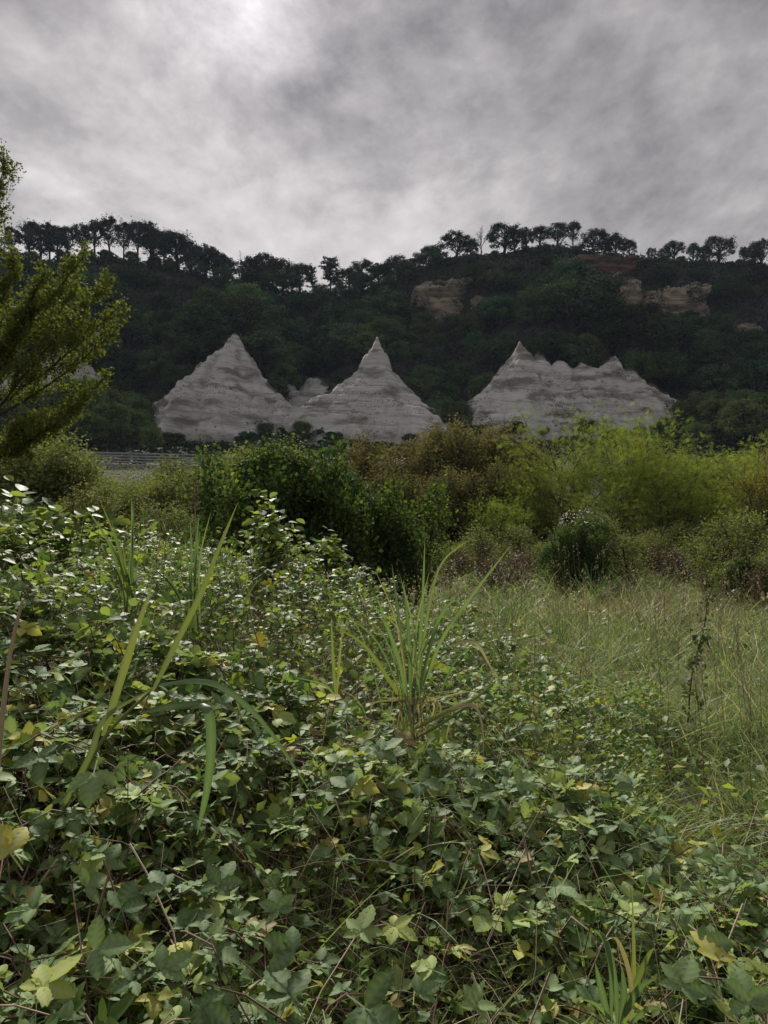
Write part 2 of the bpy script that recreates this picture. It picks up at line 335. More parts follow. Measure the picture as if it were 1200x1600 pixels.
M['rock'] = rock_mat('pale_layered_clay', [(.275, .268, .25), (.365, .356, .335), (.425, .415, .392), (.485, .475, .45)], .55, veg=.42, vegcol=(.12, .108, .085), seed=3.0)
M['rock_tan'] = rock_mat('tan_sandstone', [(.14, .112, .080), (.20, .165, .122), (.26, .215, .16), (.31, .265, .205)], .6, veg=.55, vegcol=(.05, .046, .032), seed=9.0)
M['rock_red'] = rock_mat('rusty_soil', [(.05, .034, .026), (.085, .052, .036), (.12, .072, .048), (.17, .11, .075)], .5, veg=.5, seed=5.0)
M['hill'] = ground_mat('wooded_slope_soil', (.018, .022, .018), (.028, .029, .023), (.058, .052, .043), .09)
M['field'] = ground_mat('field_soil', (.028, .022, .015), (.050, .040, .026), (.080, .066, .042), 1.7)
M['asphalt'] = ground_mat('road_asphalt', (.045, .045, .046), (.055, .054, .054), (.07, .068, .066), 3.0)
M['concrete'] = ground_mat('barrier_concrete', (.26, .25, .24), (.33, .32, .31), (.40, .39, .37), 1.3)
M['steel'] = ground_mat('galvanised_rail', (.20, .21, .22), (.26, .27, .285), (.32, .33, .34), 2.0)
M['post'] = ground_mat('barrier_post', (.09, .092, .095), (.12, .122, .125), (.15, .152, .155), 2.0)

# ------------------------------------------------------------------ terrain
RX = np.array([-900, -300, 0, 100, 200, 300, 400, 500, 560, 620, 680, 760, 860, 920, 1000, 1100, 1200, 1500, 2200], float)
RP = np.array([395, 400, 404, 407, 408, 424, 450, 462, 458, 438, 407, 396, 389, 391, 403, 411, 413, 418, 420], float)
def ridge_z(x): return CAM_Z + (CY - np.interp(600 + 4.0 * np.asarray(x, float), RX, RP)) / 4.0
SPURS = [(-50, 236, 22, 20, 11), (52, 236, 24, 20, 12), (-4, 232, 10, 16, 5)]
GULLY = [(-23.5, 7, 13), (20, 8, 12), (88, 10, 12), (-84, 9, 12)]
def hill_z(x, y):
    x = np.asarray(x, float); y = np.asarray(y, float)
    ye = y.copy()
    for gx, gw, ga in GULLY: ye = ye - ga * np.exp(-((x - gx) / gw) ** 2) * np.clip((y - 180) / 30, 0, 1) * np.clip((290 - y) / 40, 0, 1)
    low = np.interp(ye, [-1e4, 45, 70, 94, 97, 108, 112, 150, 190, 205], [0, 0, 2.2, 6.6, 7.6, 7.6, 8.2, 12.5, 18.5, 21.0])
    zr = ridge_z(x)
    v = np.clip((ye - 205) / 95, 0, 1)
    g = np.interp(v, [0, .12, .3, .5, .62, .75, .9, 1], [0, .12, .30, .47, .56, .74, .93, 1.0])
    z = low + (zr - 21.0) * g
    for sx, sy, wx, wy, h in SPURS: z = z + h * np.exp(-((x - sx) / wx) ** 2 - ((y - sy) / wy) ** 2)
    far = np.clip((y - 300) / 400, 0, 1)
    z = z - far * 22 + np.clip(y - 305, 0, 200) * 0.02
    amp = np.clip((y - 112) / 60, 0, 1)
    z = z + amp * ((fbm(x * .045, y * .045, 3) - .5) * 7 + (fbm(x * .2, y * .2, 5) - .5) * 1.6) * np.where(y > 285, np.clip((330 - y) / 45, .15, 1), 1)
    z = z + (1 - np.clip((y - 60) / 30, 0, 1)) * (fbm(x * .25, y * .25, 8) - .5) * 0.16
    return z

def grid(xs, ys, zf):
    X, Y = np.meshgrid(xs, ys); Z = zf(X, Y)
    nx, ny = len(xs), len(ys)
    i = np.arange(ny - 1)[:, None] * nx; j = np.arange(nx - 1)[None]
    return np.stack([X, Y, Z], -1).reshape(-1, 3), np.stack([i + j, i + j + 1, i + nx + j + 1, i + nx + j], -1).reshape(-1, 4)
def build_terrain():
    xs = np.concatenate([[-3000, -1500, -800, -400], np.arange(-260, 261, 2.6), [400, 800, 1500, 3000]])
    ys = np.concatenate([[-3000, -1000, -300, -100, -40, -15], np.arange(-6, 45, 0.75), np.arange(45, 330, 1.5), [345, 370, 420, 520, 700, 1200, 3000]])
    V, Q = grid(xs, ys, hill_z)
    a = Acc(); cy_ = V[Q].mean(1)[:, 1]
    near = cy_ < 60
    a.add(V, None, Q[near], mat=0); a.q.append(Q[~near]); a.qm.append(np.full((~near).sum(), 1))
    o = link('hill_and_field', a.mesh('hill_and_field', [M['field'], M['hill']], True), kind='structure')
    o['label'] = 'overgrown field rising to a dark wooded hillside'
build_terrain()

# ------------------------------------------------------------------ pale eroded pyramids
LAY = np.cumsum(np.random.default_rng(4).uniform(0.7, 2.6, 60)); LAY = np.concatenate([[0], LAY])
LAYA = np.random.default_rng(5).uniform(0.6, 1.0, 61)
def terrace(z):
    i = np.clip(np.searchsorted(LAY, z) - 1, 0, 59); a = LAY[i]; b = LAY[i + 1]; f = np.clip((z - a) / (b - a), 0, 1)
    return a + (b - a) * (f - LAYA[i] * np.sin(2 * np.pi * f) / (2 * np.pi))
SPIRE = ([0, .05, .10, .16, .26, .46, .70, .90, 1.06, 1.16], [1, .90, .84, .72, .63, .475, .36, .27, .13, -.25])
PEAK = ([0, .05, .13, .30, .5, .72, .90, 1.06, 1.16], [1, .95, .885, .73, .55, .40, .28, .13, -.25])
BLUNT = ([0, .15, .35, .6, .8, .95, 1.08], [1, .93, .76, .52, .33, .08, -.25])
def cones_z(x, y, cones, seed, tilt=0.0):
    best = np.full(x.shape, -50.0)
    x = x + (fbm(x * .09, y * .09, seed + 70) - .5) * 8.0 + (fbm(x * .4, y * .4, seed + 75) - .5) * 1.2; y = y + (fbm(x * .12, y * .12, seed + 80) - .5) * 5.0
    for (cx, cyy, pz, bz, l, r, f, b, prof) in cones:
        dx = x - cx; dy = y - cyy
        th = np.arctan2(dx, -dy)
        rill = (vn(th * 5 + 20, np.hypot(dx, dy) * .05, seed) - .5) * .20 + (vn(th * 1.9 + 3, 0 * th, seed + 5) - .5) * .42 + (vn(th * 16 + 9, np.hypot(dx, dy) * .12, seed + 3) - .5) * .09
        d = np.hypot(dx / np.where(dx < 0, l, r), dy / np.where(dy < 0, f, b))
        d = d * (1 + rill * np.clip(d * 3, 0, 1)) + (fbm(x * .11, y * .11, seed + 7) - .5) * .10 * np.clip(d * 3, 0.15, 1)
        best = np.maximum(best, bz + (pz - bz) * np.interp(d, *prof))
    warp = (fbm(x * .04, y * .04, 61) - .5) * 2.0 + tilt * (x - cones[0][0])
    z = terrace(best + warp) - warp
    top = max(c[2] for c in cones)
    return z + (fbm(x * .6, y * .6, seed + 40, 4) - .5) * .9
def formation(cones, seed, label, mat, tuft=0.5, step=0.42, name='earth_pyramid', tilt=0.0):
    x0 = min(c[0] - c[4] * 1.3 for c in cones); x1 = max(c[0] + c[5] * 1.3 for c in cones)
    y0 = min(c[1] - c[6] * 1.3 for c in cones); y1 = max(c[1] + c[7] * .7 for c in cones)
    V, Q = grid(np.arange(x0, x1, step), np.arange(y0, y1, step), lambda a, b: cones_z(a, b, cones, seed, tilt))
    hz = hill_z(V[:, 0], V[:, 1])
    keep = (V[Q][:, :, 2] > hz[Q] - 2.0).any(1)
    Q = Q[keep]; used = np.unique(Q); idx = np.zeros(len(V), int); idx[used] = np.arange(len(used))
    bx, by = cones[0][0], cones[0][1]; bz = cones[0][3]
    base = np.array([bx, by, bz])
    root = tag(link(name, None, loc=base), label, 'rock formation', 'pale eroded earth pyramids')
    a = Acc(); a.add(V[used] - base, None, idx[Q])
    link('layered_face', a.mesh('layered_face', M[mat], False), root)
    # dry scrub on the gentler ledges
    c = V[Q].mean(1); n = unit(np.cross(V[Q[:, 2]] - V[Q[:, 0]], V[Q[:, 3]] - V[Q[:, 1]]))
    g = np.random.default_rng(seed)
    nz = fbm(c[:, 0] * .09 + seed, c[:, 2] * .22, seed + 90)
    w = np.clip(n[:, 2] - .35, 0, 1) * np.clip((nz - .47) * 9, 0, 1) * (c[:, 2] > hill_z(c[:, 0], c[:, 1]) - .3)
    k = int(6000 * tuft)
    if w.sum() > 0 and k:
        s = g.choice(len(c), k, p=w / w.sum())
        ac = Acc(); pos = c[s] - base + g.normal(size=(k, 3)) * .3 + [0, 0, .15]
        scatter(ac, LEAF4[0], LEAF4[1], None, pos, frames(rand_dir(k, g) + [0, -.2, .5], rand_dir(k, g)), g.uniform(.14, .42, k), g.random(k))
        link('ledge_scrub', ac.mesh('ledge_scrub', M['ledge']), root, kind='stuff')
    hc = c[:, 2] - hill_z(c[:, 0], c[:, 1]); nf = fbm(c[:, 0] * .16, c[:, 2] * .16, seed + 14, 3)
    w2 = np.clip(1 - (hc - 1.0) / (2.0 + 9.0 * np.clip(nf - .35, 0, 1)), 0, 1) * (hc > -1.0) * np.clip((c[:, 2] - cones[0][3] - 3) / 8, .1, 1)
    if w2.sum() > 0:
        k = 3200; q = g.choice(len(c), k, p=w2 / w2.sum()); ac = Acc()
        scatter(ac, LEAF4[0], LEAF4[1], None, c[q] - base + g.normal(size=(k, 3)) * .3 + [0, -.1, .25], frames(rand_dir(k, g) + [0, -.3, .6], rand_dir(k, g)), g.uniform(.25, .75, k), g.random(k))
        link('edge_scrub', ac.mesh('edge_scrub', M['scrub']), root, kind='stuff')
    g = np.random.default_rng(seed + 1); ed = V[used]; hh = ed[:, 2] - hill_z(ed[:, 0], ed[:, 1])
    cand = np.where((hh > -.5) & (hh < 3.2) & (ed[:, 1] < cones[0][1] + 6))[0]
    for q in g.choice(cand, min(len(cand), 10 + 5 * len(cones)), replace=False): EDGE.append(tuple(ed[q]))
    return root
EDGE = []
LEAF4 = (np.array([[0, -.5, 0], [.34, 0, .08], [0, .5, 0], [-.34, 0, .08]]), np.array([[0, 1, 2], [0, 2, 3]]))
def pk(px, py, D): return P(px, py, D)
def cone(px, py, D, bz, l, r, f, b, prof=SPIRE):
    p = P(px, py, D); return (p[0], p[1], p[2], bz, l, r, f, b, prof)
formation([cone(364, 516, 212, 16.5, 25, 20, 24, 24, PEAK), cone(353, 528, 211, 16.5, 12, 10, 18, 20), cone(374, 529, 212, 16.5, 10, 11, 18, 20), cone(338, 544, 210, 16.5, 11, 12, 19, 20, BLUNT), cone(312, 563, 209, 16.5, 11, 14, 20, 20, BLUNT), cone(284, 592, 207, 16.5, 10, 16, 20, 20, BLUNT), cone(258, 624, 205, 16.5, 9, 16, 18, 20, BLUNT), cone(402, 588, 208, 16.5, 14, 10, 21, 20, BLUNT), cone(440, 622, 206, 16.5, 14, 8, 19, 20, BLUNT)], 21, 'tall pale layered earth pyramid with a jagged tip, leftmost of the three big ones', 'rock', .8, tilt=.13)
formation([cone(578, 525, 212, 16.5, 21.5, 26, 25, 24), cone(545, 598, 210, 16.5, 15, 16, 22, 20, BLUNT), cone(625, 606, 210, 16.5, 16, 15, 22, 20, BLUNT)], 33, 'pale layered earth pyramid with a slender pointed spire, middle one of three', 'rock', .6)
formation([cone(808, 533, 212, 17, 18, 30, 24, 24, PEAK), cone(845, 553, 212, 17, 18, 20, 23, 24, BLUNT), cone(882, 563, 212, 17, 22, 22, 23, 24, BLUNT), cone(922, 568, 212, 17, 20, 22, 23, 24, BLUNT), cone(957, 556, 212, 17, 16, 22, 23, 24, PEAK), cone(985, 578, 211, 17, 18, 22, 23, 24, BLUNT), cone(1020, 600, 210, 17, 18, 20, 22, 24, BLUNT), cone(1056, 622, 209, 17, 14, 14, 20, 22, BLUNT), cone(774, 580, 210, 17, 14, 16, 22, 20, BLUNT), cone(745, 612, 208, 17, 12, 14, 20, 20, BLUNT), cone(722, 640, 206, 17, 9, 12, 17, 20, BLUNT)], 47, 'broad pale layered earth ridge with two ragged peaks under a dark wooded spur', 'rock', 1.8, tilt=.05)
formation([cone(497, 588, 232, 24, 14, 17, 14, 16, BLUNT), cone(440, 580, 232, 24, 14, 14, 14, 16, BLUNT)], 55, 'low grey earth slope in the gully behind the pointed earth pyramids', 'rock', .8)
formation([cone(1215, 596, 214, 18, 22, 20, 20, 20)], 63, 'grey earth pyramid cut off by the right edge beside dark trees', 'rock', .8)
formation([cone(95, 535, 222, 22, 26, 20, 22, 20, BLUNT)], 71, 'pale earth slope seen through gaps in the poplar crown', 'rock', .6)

def cliff(px0, px1, py0, py1, D, mat, label, seed, name='cliff_face', rag=.25):
    p0 = P(px0, py1, D); p1 = P(px1, py0, D)
    cx = (p0[0] + p1[0]) / 2; w = (p1[0] - p0[0]) / 2; z0 = p0[2]; h = p1[2] - z0
    ysol = np.linspace(215, 305, 400); yy = ysol[np.argmax(hill_z(np.full(400, cx), ysol) > z0 - 1.0)] - 0.8
    nu, nv = 90, 60
    u = np.linspace(-1.25, 1.25, nu)[None]; v = np.linspace(-.35, 1.3, nv)[:, None]
    X = cx + w * u + 0 * v
    Z = z0 + h * v + 0 * u
    led = fbm(Z * .9 + 3, X * .07, seed + 2, 3)
    e = np.maximum(np.abs(u) + .12 * v, np.clip(v - .40, 0, 2) * 1.6) + (fbm(X * .16 + seed, Z * .16, seed + 6, 4) - .5) * (1.0 + rag)
    Y = yy + 16 * np.clip((e - .72) / .55, 0, 1) ** 1.5 + 3.0 * np.clip(v, 0, 1) + (fbm(X * .3, Z * .3, seed + 4) - .5) * 3.4 - led * 2.0
    Zt = Z + (fbm(X * .4, Y * .4, seed + 9) - .5) * 1.0
    Z = Zt
    base = np.array([cx, yy, z0])
    V = np.stack([X, Y, 0.5 * Z + .5 * Zt], -1).reshape(-1, 3) - base
    i = np.arange(nv - 1)[:, None] * nu; j = np.arange(nu - 1)[None]
    Q = np.stack([i + j, i + j + 1, i + nu + j + 1, i + nu + j], -1).reshape(-1, 4)
    a = Acc(); a.add(V, None, Q)
    o = tag(link(name, None, loc=base), label, 'cliff', 'bare cliffs high on the hillside')
    link('rock_face', a.mesh('rock_face', M[mat]), o)
    g = np.random.default_rng(seed); ee = np.broadcast_to(e, X.shape).reshape(-1); vv = (v + 0 * u).reshape(-1)
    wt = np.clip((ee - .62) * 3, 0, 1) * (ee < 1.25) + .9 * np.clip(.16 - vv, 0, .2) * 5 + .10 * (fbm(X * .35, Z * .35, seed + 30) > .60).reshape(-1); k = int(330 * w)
    pi = g.choice(len(V), k, p=wt / wt.sum()); sc = Acc()
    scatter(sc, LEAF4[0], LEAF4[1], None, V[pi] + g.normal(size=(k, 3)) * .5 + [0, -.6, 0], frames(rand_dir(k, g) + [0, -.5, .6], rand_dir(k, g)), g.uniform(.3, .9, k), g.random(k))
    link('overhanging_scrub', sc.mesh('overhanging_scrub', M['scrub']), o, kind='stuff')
    CLIFFS.append((cx - w, cx + w, yy, z0, z0 + h)); return o
CLIFFS = []
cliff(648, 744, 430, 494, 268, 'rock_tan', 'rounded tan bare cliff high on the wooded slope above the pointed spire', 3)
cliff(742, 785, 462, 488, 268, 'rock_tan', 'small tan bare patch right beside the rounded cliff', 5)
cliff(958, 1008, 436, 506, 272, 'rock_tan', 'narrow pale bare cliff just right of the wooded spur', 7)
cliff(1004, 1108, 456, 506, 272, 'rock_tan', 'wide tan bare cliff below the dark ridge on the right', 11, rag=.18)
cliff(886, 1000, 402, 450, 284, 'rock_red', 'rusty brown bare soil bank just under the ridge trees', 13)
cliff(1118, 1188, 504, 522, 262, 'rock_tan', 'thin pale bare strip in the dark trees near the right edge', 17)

# ------------------------------------------------------------------ trees
def grow(g, p, d, L, r, lev, prm, out, tips):
    k = prm['k'][lev]; pts = [p]; rr = [r]; dd = d
    for i in range(k):
        dd = unit(dd + g.normal(size=3) * prm['wob'][lev] + np.array([0, 0, prm['trop'][lev]]))
        pts.append(pts[-1] + dd * L / k); rr.append(r * (1 - (1 - prm['tap']) * (i + 1) / k))
    pts = np.array(pts); out.append((pts, np.array(rr), lev))
    last = lev == len(prm['n'])
    if last or prm['leafy'][lev]:
        for i in range(1 if last else k // 2, k + 1): tips.append((pts[i], dd))
    if last: return
    n = prm['n'][lev]
    t0, t1 = prm['span'][lev]
    for c in range(n):
        t = t0 + (t1 - t0) * (c + g.random() * .8) / n
        f = t * k; i = min(int(f), k - 1); q = pts[i] + (pts[i + 1] - pts[i]) * (f - i)
        ax = unit(pts[i + 1] - pts[i]); az = c * 2.4 + g.random() * 1.2
        e1 = unit(np.cross(ax, [0.3, .2, 1.0] if abs(ax[2]) < .9 else [1.0, 0, .2])); e2 = np.cross(ax, e1)
        an = prm['ang'][lev] * g.uniform(.75, 1.25)
        nd = unit(ax * math.cos(an) + (e1 * math.cos(az) + e2 * math.sin(az)) * math.sin(an))
        grow(g, q, nd, L * prm['len'][lev] * g.uniform(.7, 1.15) * (1 - .45 * (t - t0)), max(rr[i] * prm['rad'], .004), lev + 1, prm, out, tips)

def make_tree(name, seed, H, prm, leafmat, barkmat, nleaf, lsize, spread, flat=.6, leaf=LEAF4, minlev=9, asp=1.0, crown='crown', extra=None, form=0.0, ball=None):
    """an Empty with trunk (and limbs) and crown, H metres tall"""
    g = np.random.default_rng(seed); out = []; tips = []
    cut = []
    for b in range(prm.get('stems', 1)):
        cut.append(len(out))
        d0 = unit(np.array([g.normal() * prm.get('lean', .08), g.normal() * prm.get('lean', .08), 1]))
        grow(g, np.array([g.normal() * prm.get('bs', 0), g.normal() * prm.get('bs', 0), -.3]), d0, H * prm['trunk'] * g.uniform(.85, 1.1), H * prm['r0'], 0, prm, out, tips)
    T = np.array([t[0] for t in tips]); Dn = np.array([t[1] for t in tips])
    s = H / max(T[:, 2].max() + spread * .8, 1e-3)
    root = link(name, None)
    trunks = []; nm = 'trunk' if len(cut) == 1 else 'stem'
    for b0, b1 in zip(cut, cut[1:] + [len(out)]):
        a = Acc()
        for pts, rr, lev in out[b0:b1]:
            if lev <= minlev: tube(a, pts * s, rr * s, (7, 5, 4, 3, 3)[lev])
        trunks.append(link(nm, a.mesh(nm, M[barkmat], True), root))
    k = nleaf; i = g.integers(0, len(T), k)
    pos = T[i] * s + g.normal(size=(k, 3)) * spread * np.array([1, 1, flat])
    nrm = rand_dir(k, g) + np.array([0, 0, .8])
    if ball:
        fr, cz, rx, rz, nc, cr = ball; kb = int(k * fr); cd = rand_dir(nc, g); cd[:, 2] = np.where(cd[:, 2] < -.55, -cd[:, 2], cd[:, 2])
        cen = np.array([0, 0, cz * H]) + cd * np.array([rx, rx, rz]) * H * g.uniform(.62, .98, (nc, 1)); ci = g.integers(0, nc, kb)
        off = rand_dir(kb, g) * (g.random((kb, 1)) ** .45) * cr * H * g.uniform(.7, 1.25, nc)[ci][:, None] * np.array([1, 1, .8])
        pos[:kb] = cen[ci] + off; nrm[:kb] = rand_dir(kb, g) * .5 + unit(off) * 1.0 + np.array([0, 0, .35])
        nrm[kb:] += unit(pos[kb:] - np.array([0, 0, H * .5]))
    elif form:
        cc = np.array([0, 0, H * .55]); nrm = rand_dir(k, g) * .55 + np.array([0, 0, .3]) + unit(pos - T[i] * s) * .5 + unit(pos - cc) * form
    a = Acc()
    clump = g.random(len(T))
    scatter(a, leaf[0], leaf[1], None, pos, frames(nrm, rand_dir(k, g) + Dn[i] * .6), g.uniform(.65, 1.3, k) * lsize, np.clip(clump[i] * .6 + g.random(k) * .4, 0, 1))
    cr = link(crown, a.mesh(crown, M[leafmat]), root)
    kids = trunks + [cr]
    if extra: kids += extra(root, T * s, g)
    KIDS[root.name] = kids
    return root
BROAD = dict(trunk=.5, r0=.03, tap=.55, k=[5, 4, 4], n=[10, 6], span=[(.15, 1), (.3, 1)], ang=[.95, .8], len=[.75, .55], rad=.55, wob=[.07, .16, .2], trop=[.05, .10, .05], leafy=[False, True, True])
OPEN = dict(trunk=.62, r0=.022, tap=.5, k=[6, 5, 4], n=[10, 6], span=[(.42, 1), (.25, 1)], ang=[.8, .75], len=[.5, .5], rad=.5, wob=[.06, .16, .2], trop=[.04, .12, .06], leafy=[False, False, True])
PINEP = dict(trunk=.9, r0=.018, tap=.3, k=[8, 4], n=[26], span=[(.35, .98)], ang=[1.25], len=[.27], rad=.35, wob=[.02, .08], trop=[.03, .03], leafy=[False, True])
BAREP = dict(trunk=.55, r0=.02, tap=.4, k=[6, 5, 4, 3], n=[8, 5, 4], span=[(.35, 1), (.3, 1), (.3, 1)], ang=[.6, .6, .6], len=[.55, .5, .5], rad=.55, wob=[.06, .14, .2, .2], trop=[.04, .1, .08, .05], leafy=[False] * 4)
FAR = (-4000.0, -4000.0, -60.0)
used_proto = {}
def place(proto, loc, rz, sc, label, cat='tree', group=None):
    """the first placement moves the prototype itself, later ones copy it with its parts"""
    if not used_proto.get(proto.name):
        used_proto[proto.name] = True; o = proto
        o.location = loc; o.rotation_euler = (0, 0, rz); o.scale = sc if isinstance(sc, (tuple, list)) else (sc,) * 3
    else: o = copy_tree(proto, loc, rz, sc)
    return tag(o, label, cat, group)

g0 = np.random.default_rng(77)
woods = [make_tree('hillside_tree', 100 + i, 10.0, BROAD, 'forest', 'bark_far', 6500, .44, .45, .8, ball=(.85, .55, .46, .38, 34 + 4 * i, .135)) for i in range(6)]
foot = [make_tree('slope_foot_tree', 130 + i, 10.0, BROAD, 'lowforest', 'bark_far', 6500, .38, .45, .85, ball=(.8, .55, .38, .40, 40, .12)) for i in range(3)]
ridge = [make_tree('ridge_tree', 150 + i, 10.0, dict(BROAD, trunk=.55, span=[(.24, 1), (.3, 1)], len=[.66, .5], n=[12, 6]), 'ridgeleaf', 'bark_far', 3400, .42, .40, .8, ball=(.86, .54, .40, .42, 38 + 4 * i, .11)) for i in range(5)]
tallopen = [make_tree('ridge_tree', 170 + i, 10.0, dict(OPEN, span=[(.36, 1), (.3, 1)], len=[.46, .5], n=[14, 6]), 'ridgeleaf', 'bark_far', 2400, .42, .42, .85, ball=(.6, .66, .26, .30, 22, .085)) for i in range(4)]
pine = make_tree('pine_tree', 180, 10.0, PINEP, 'pine', 'bark_far', 2400, .40, .32, .45)
bare = make_tree('bare_tree', 190, 10.0, BAREP, 'ridgeleaf', 'bark_far', 60, .3, .2)

def scr(x, y, z): return 600 + 1200 * x / y, 800 - 1200 * (z - CAM_Z) / y
# ridge line silhouettes: px, top py, height px, width factor, prototype, label
GR = 'trees along the skyline ridge'
RT = [(712, 361, 42, 1.25, ridge[0], 'round dark tree at the left end of the right-hand ridge row'),
      (752, 350, 46, .8, bare, 'bare leafless tree between round dark trees on the ridge'),
      (787, 346, 48, 1.15, ridge[1], 'tall round ridge tree just right of the bare tree'),
      (822, 354, 36, .85, ridge[2], 'slim ridge tree, second right of the bare tree'),
      (843, 351, 38, 1.0, ridge[3], 'round ridge tree, third right of the bare tree'),
      (872, 347, 42, 1.0, ridge[4], 'tall ridge tree at the crest of the right-hand ridge'),
      (896, 345, 44, .85, tallopen[0], 'open crowned tall tree at the crest, last before the rusty bank'),
      (929, 357, 38, 1.2, ridge[0], 'round tree on the ridge above the rusty soil bank'),
      (962, 364, 36, 1.1, ridge[2], 'low round tree on the ridge above the narrow pale cliff'),
      (984, 372, 30, .8, ridge[3], 'small tree ending the row above the narrow pale cliff'),
      (1018, 386, 20, .9, ridge[1], 'very small tree alone in the dip of the ridge'),
      (1053, 375, 34, 1.1, ridge[4], 'round ridge tree above the wide tan cliff'),
      (1083, 378, 32, .75, ridge[2], 'slim ridge tree right beside the round one above the wide cliff'),
      (1122, 367, 44, 1.3, ridge[1], 'largest round tree near the right end of the ridge'),
      (1163, 384, 28, .9, tallopen[1], 'small open tree right of the largest ridge tree'),
      (1192, 372, 42, 1.15, ridge[0], 'broad ridge tree cut by the right edge of the picture'),
      (20, 352, 56, .9, tallopen[2], 'open ridge tree behind the poplar tip at the left edge'),
      (48, 344, 62, .9, tallopen[0], 'tall open ridge tree second from the left edge'),
      (78, 345, 60, .9, tallopen[1], 'tall open ridge tree third from the left edge'),
      (104, 350, 56, .9, tallopen[3], 'tall open ridge tree fourth from the left edge'),
      (127, 347, 60, .85, tallopen[2], 'tall open ridge tree fifth from the left edge'),
      (149, 342, 64, .8, tallopen[0], 'tall open ridge tree left of the tallest one on the left ridge'),
      (172, 336, 70, .85, tallopen[1], 'tallest open crowned tree of the left ridge row'),
      (194, 342, 64, .75, tallopen[3], 'tall thin ridge tree right of the tallest one on the left ridge'),
      (214, 343, 64, .75, tallopen[2], 'thin see-through ridge tree, second right of the tallest'),
      (233, 344, 60, .75, tallopen[0], 'thin see-through ridge tree, third right of the tallest'),
      (256, 358, 52, 1.0, tallopen[1], 'shorter tree near the end of the left ridge row'),
      (278, 361, 56, 1.2, ridge[3], 'dense dark tree ending the left ridge row'),
      (322, 381, 40, .9, ridge[4], 'single round tree standing above the slope right of the left row'),
      (376, 388, 46, .35, bare, 'thin bare snag rising from the wooded notch'),
      (410, 392, 50, .9, ridge[1], 'pointed tree on the skyline left of the notch'),
      (352, 398, 36, 1.1, ridge[2], 'low skyline tree between the single tree and the snag'),
      (440, 404, 44, 1.0, ridge[0], 'dark skyline tree left of the lone pine'),
      (468, 408, 42, 1.0, ridge[3], 'dark skyline tree next left of the lone pine'),
      (488, 413, 40, .6, pine, 'small narrow conifer beside the lone pine'),
      (517, 399, 52, .95, pine, 'lone pine standing out against the sky in the notch'),
      (545, 418, 34, 1.2, ridge[4], 'low skyline tree just right of the lone pine'),
      (566, 404, 46, 1.0, ridge[1], 'skyline tree second right of the lone pine'),
      (592, 410, 40, 1.1, ridge[2], 'skyline tree third right of the lone pine'),
      (622, 397, 46, 1.0, ridge[0], 'skyline tree where the ridge starts to rise'),
      (648, 402, 40, 1.0, ridge[4], 'skyline tree between the rise and the thin leaning sapling'),
      (62, 350, 56, .9, ridge[1], 'dense dark ridge tree behind the poplar'),
      (90, 354, 52, .9, ridge[0], 'lower dense ridge tree between tall open ones near the poplar'),
      (240, 356, 52, 1.0, ridge[2], 'dense lower tree at the right part of the left ridge row'),
      (300, 380, 44, 1.1, ridge[1], 'dense skyline tree just beyond the left ridge row'),
      (336, 392, 40, 1.1, ridge[0], 'skyline tree just right of the single round tree'),
      (394, 400, 44, 1.0, ridge[3], 'skyline tree just right of the thin bare snag'),
      (426, 402, 44, .9, ridge[4], 'narrow skyline tree right of the pointed tree'),
      (606, 406, 42, .9, ridge[3], 'skyline tree fourth right of the lone pine'),
      (635, 404, 40, .9, ridge[1], 'skyline tree just left of the start of the right-hand ridge'),
      (690, 392, 30, 1.0, ridge[2], 'small tree tucked left of the right-hand ridge row'),
      (735, 372, 34, 1.0, ridge[4], 'low tree just left of the bare tree'),
      (806, 356, 40, .9, ridge[0], 'tree filling the gap right of the tall round ridge tree'),
      (945, 368, 34, .9, ridge[1], 'low tree between two round trees above the rusty bank'),
      (1038, 386, 24, 1.0, ridge[0], 'small tree left of the round tree above the wide cliff'),
      (1100, 384, 28, .9, ridge[3], 'small tree left of the largest ridge tree'),
      (1178, 380, 32, 1.0, ridge[2], 'tree next to the one cut by the right edge'),
      (668, 383, 36, .6, bare, 'thin twiggy sapling at the top of the rise')]
for i, (px, py, hp, wf, pr, lab) in enumerate(RT):
    D = 300.0 + g0.uniform(-3, 3); x = (px - 600) / 1200 * D; zt = CAM_Z + (800 - py) / 1200 * D
    z0 = float(hill_z(np.array([x]), np.array([D]))[0])
    h = max(hp / 1200 * D, zt - z0 + .3); h = min(h, zt - z0 + 3.0)
    place(pr, (x, D, zt - h), g0.uniform(0, 6.28), (h / 10 * wf * 1.12, h / 10 * wf * 1.12, h / 10), lab, 'tree', GR)

